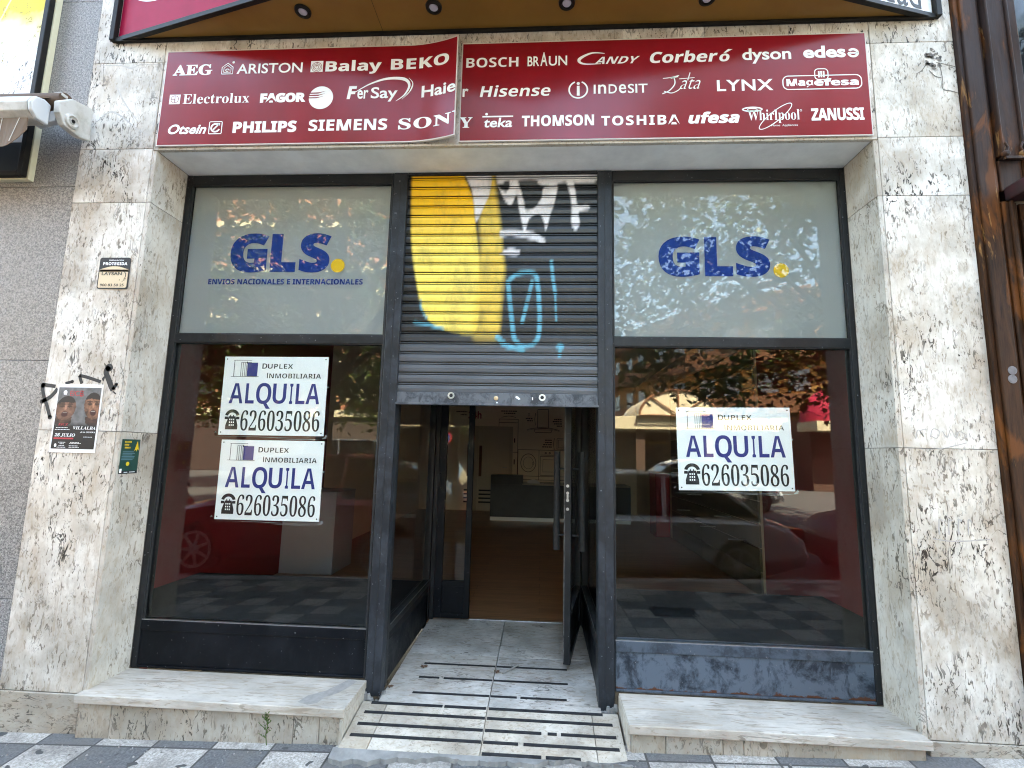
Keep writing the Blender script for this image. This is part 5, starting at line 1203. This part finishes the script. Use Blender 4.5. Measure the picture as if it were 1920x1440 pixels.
# curved ochre block behind
cb = thing('ochre_building', 'curved ochre apartment block with brown balconies behind the arcade', 'building', (16,-40,-.1))
arc = [(7.0,-62),(7.6,-56),(8.6,-50),(10.2,-44),(12.6,-39),(15.6,-35),(19.2,-32),(24,-30),(32,-29),(44,-29)]
def band(b, z0, z1, out):
    for (ax, ay), (bx_, by) in zip(arc[:-1], arc[1:]):
        d = Vector((bx_-ax, by-ay, 0)).normalized(); nn = Vector((-d.y, d.x, 0))*out
        b.hexa([(ax+nn.x,ay+nn.y,z0),(bx_+nn.x,by+nn.y,z0),(bx_-nn.x-d.y*-0+6*d.y*0,by-nn.y-1.5,z0),(ax-nn.x,ay-nn.y-1.5,z0)], [(ax+nn.x,ay+nn.y,z1),(bx_+nn.x,by+nn.y,z1),(bx_-nn.x,by-nn.y-1.5,z1),(ax-nn.x,ay-nn.y-1.5,z1)])
b = MB(); band(b, -.1, 13.2, .0); put('wall', b, ochre, cb)
b = MB()
for z0 in (4.6,8.4,12.2): band(b, z0, z0+1.35, .9)
put('balcony_band', b, brownr, cb)
b = MB(); c_ = MB()
for (ax, ay), (bx_, by) in zip(arc[:-1], arc[1:]):
    d = Vector((bx_-ax, by-ay, 0)); l = d.length; d.normalize(); nn = Vector((-d.y, d.x, 0))
    for f in (.28,.72):
        for z0 in (6.2,10.0):
            p = Vector((ax,ay,0))+d*(l*f)+nn*.03; e = d*.7; b.hexa([(p.x-e.x,p.y-e.y,z0),(p.x+e.x,p.y+e.y,z0),(p.x+e.x-nn.x*.1,p.y+e.y-nn.y*.1,z0),(p.x-e.x-nn.x*.1,p.y-e.y-nn.y*.1,z0)], [(p.x-e.x,p.y-e.y,z0+1.5),(p.x+e.x,p.y+e.y,z0+1.5),(p.x+e.x-nn.x*.1,p.y+e.y-nn.y*.1,z0+1.5),(p.x-e.x-nn.x*.1,p.y-e.y-nn.y*.1,z0+1.5)])
    for f in (0,.5): p = Vector((ax,ay,0))+d*(l*f)+nn*.85; c_.tube([(p.x,p.y,13.5),(p.x,p.y,14.4)], .04, 6)
    for z in (13.95,14.4): c_.tube([(ax+nn.x*.85,ay+nn.y*.85,z),(bx_+nn.x*.85,by+nn.y*.85,z)], .035, 6)
put('window', b, mk('pale_window', (.30,.32,.34), rough=.2), cb); put('railing', c_, brownr, cb)
# terracotta block on the left
tb = thing('terracotta_building', 'terracotta apartment block with pale string courses across the street', 'building', (-22,-30,-.1))
b = MB(); b.box(-46,-7.6,-42,-28,-.12,19); put('wall', b, mk('terracotta_render', (.30,.125,.07), (.25,.10,.055), 1.2, .85), tb)
b = MB()
for z0 in (3.4,6.6,9.8,13,16.2): b.box(-46,-7.5,-28.0,-27.7,z0,z0+.45)
put('string_course', b, creamw, tb)
b = MB(); b.box(-46,-7.55,-28.05,-27.9,-.1,3.35); put('ground_floor', b, mk('dark_arcade', (.055,.036,.028), (.04,.028,.022), 2, .85), tb)
b = MB()
for z0 in (4.6,7.8,11,14.2):
    for k_ in range(14): b.box(-45+k_*2.75,-43.5+k_*2.75,-28,-27.95,z0,z0+1.5)
put('window', b, M['dark_glass'], tb)
b = MB()
for z0 in (4.6,11):
    for k_ in range(0,14,3): b.box(-45.3+k_*2.75,-43.2+k_*2.75,-27.95,-27.1,z0-.25,z0+.6)
put('balcony', b, creamw, tb)
# red canopy far right
ra = thing('red_awning', 'red dome awning over a shop entrance across the street', 'awning', (14.2,-21,2.8))
b = MB()
for k_ in range(10):
    a0, a1 = math.pi*k_/10, math.pi*(k_+1)/10
    for j in range(5):
        f0, f1 = j/5*math.pi/2, (j+1)/5*math.pi/2; P = lambda a, f: (14.3+1.7*math.cos(a)*math.cos(f*.9), -22+1.6*math.sin(f), 3.2+1.7*math.sin(a)*math.cos(f*.9)); b.add([P(a0,f0),P(a1,f0),P(a1,f1),P(a0,f1)], [(0,1,2,3)])
put('canvas', b, mk('red_canvas', (.42,.012,.045), rough=.7), ra)
b = MB(); b.box(12.6,16,-22.2,-20.4,2.75,3.2); put('white_band', b, creamw, ra)
b = MB(); b.box(13.2,25,-30,-22.2,-.12,3.4); put('shop_block', b, mk('arcade_brown', (.075,.040,.026)), ra)
# no-parking sign across the street
ns = thing('road_sign', 'round blue and red no parking sign on a thin post across the street', 'road sign', (2.75,-18,-.12))
b = MB(); b.tube([(2.75,-18,-.12),(2.75,-18,2.3)], .03, 8); put('post', b, M['alu'], ns)
b = MB(); b.lathe((2.75,-17.96,2.05), 'y', [(-.02,.30),(.02,.30)], 28); put('disc', b, mk('sign_red_paint', (.5,.02,.03), rough=.4), ns)
b = MB(); b.lathe((2.75,-17.935,2.05), 'y', [(0,.22),(.002,.22)], 28); put('blue_field', b, mk('sign_blue_paint', (.03,.10,.40), rough=.4), ns)

bpy.data.objects.remove(_to)
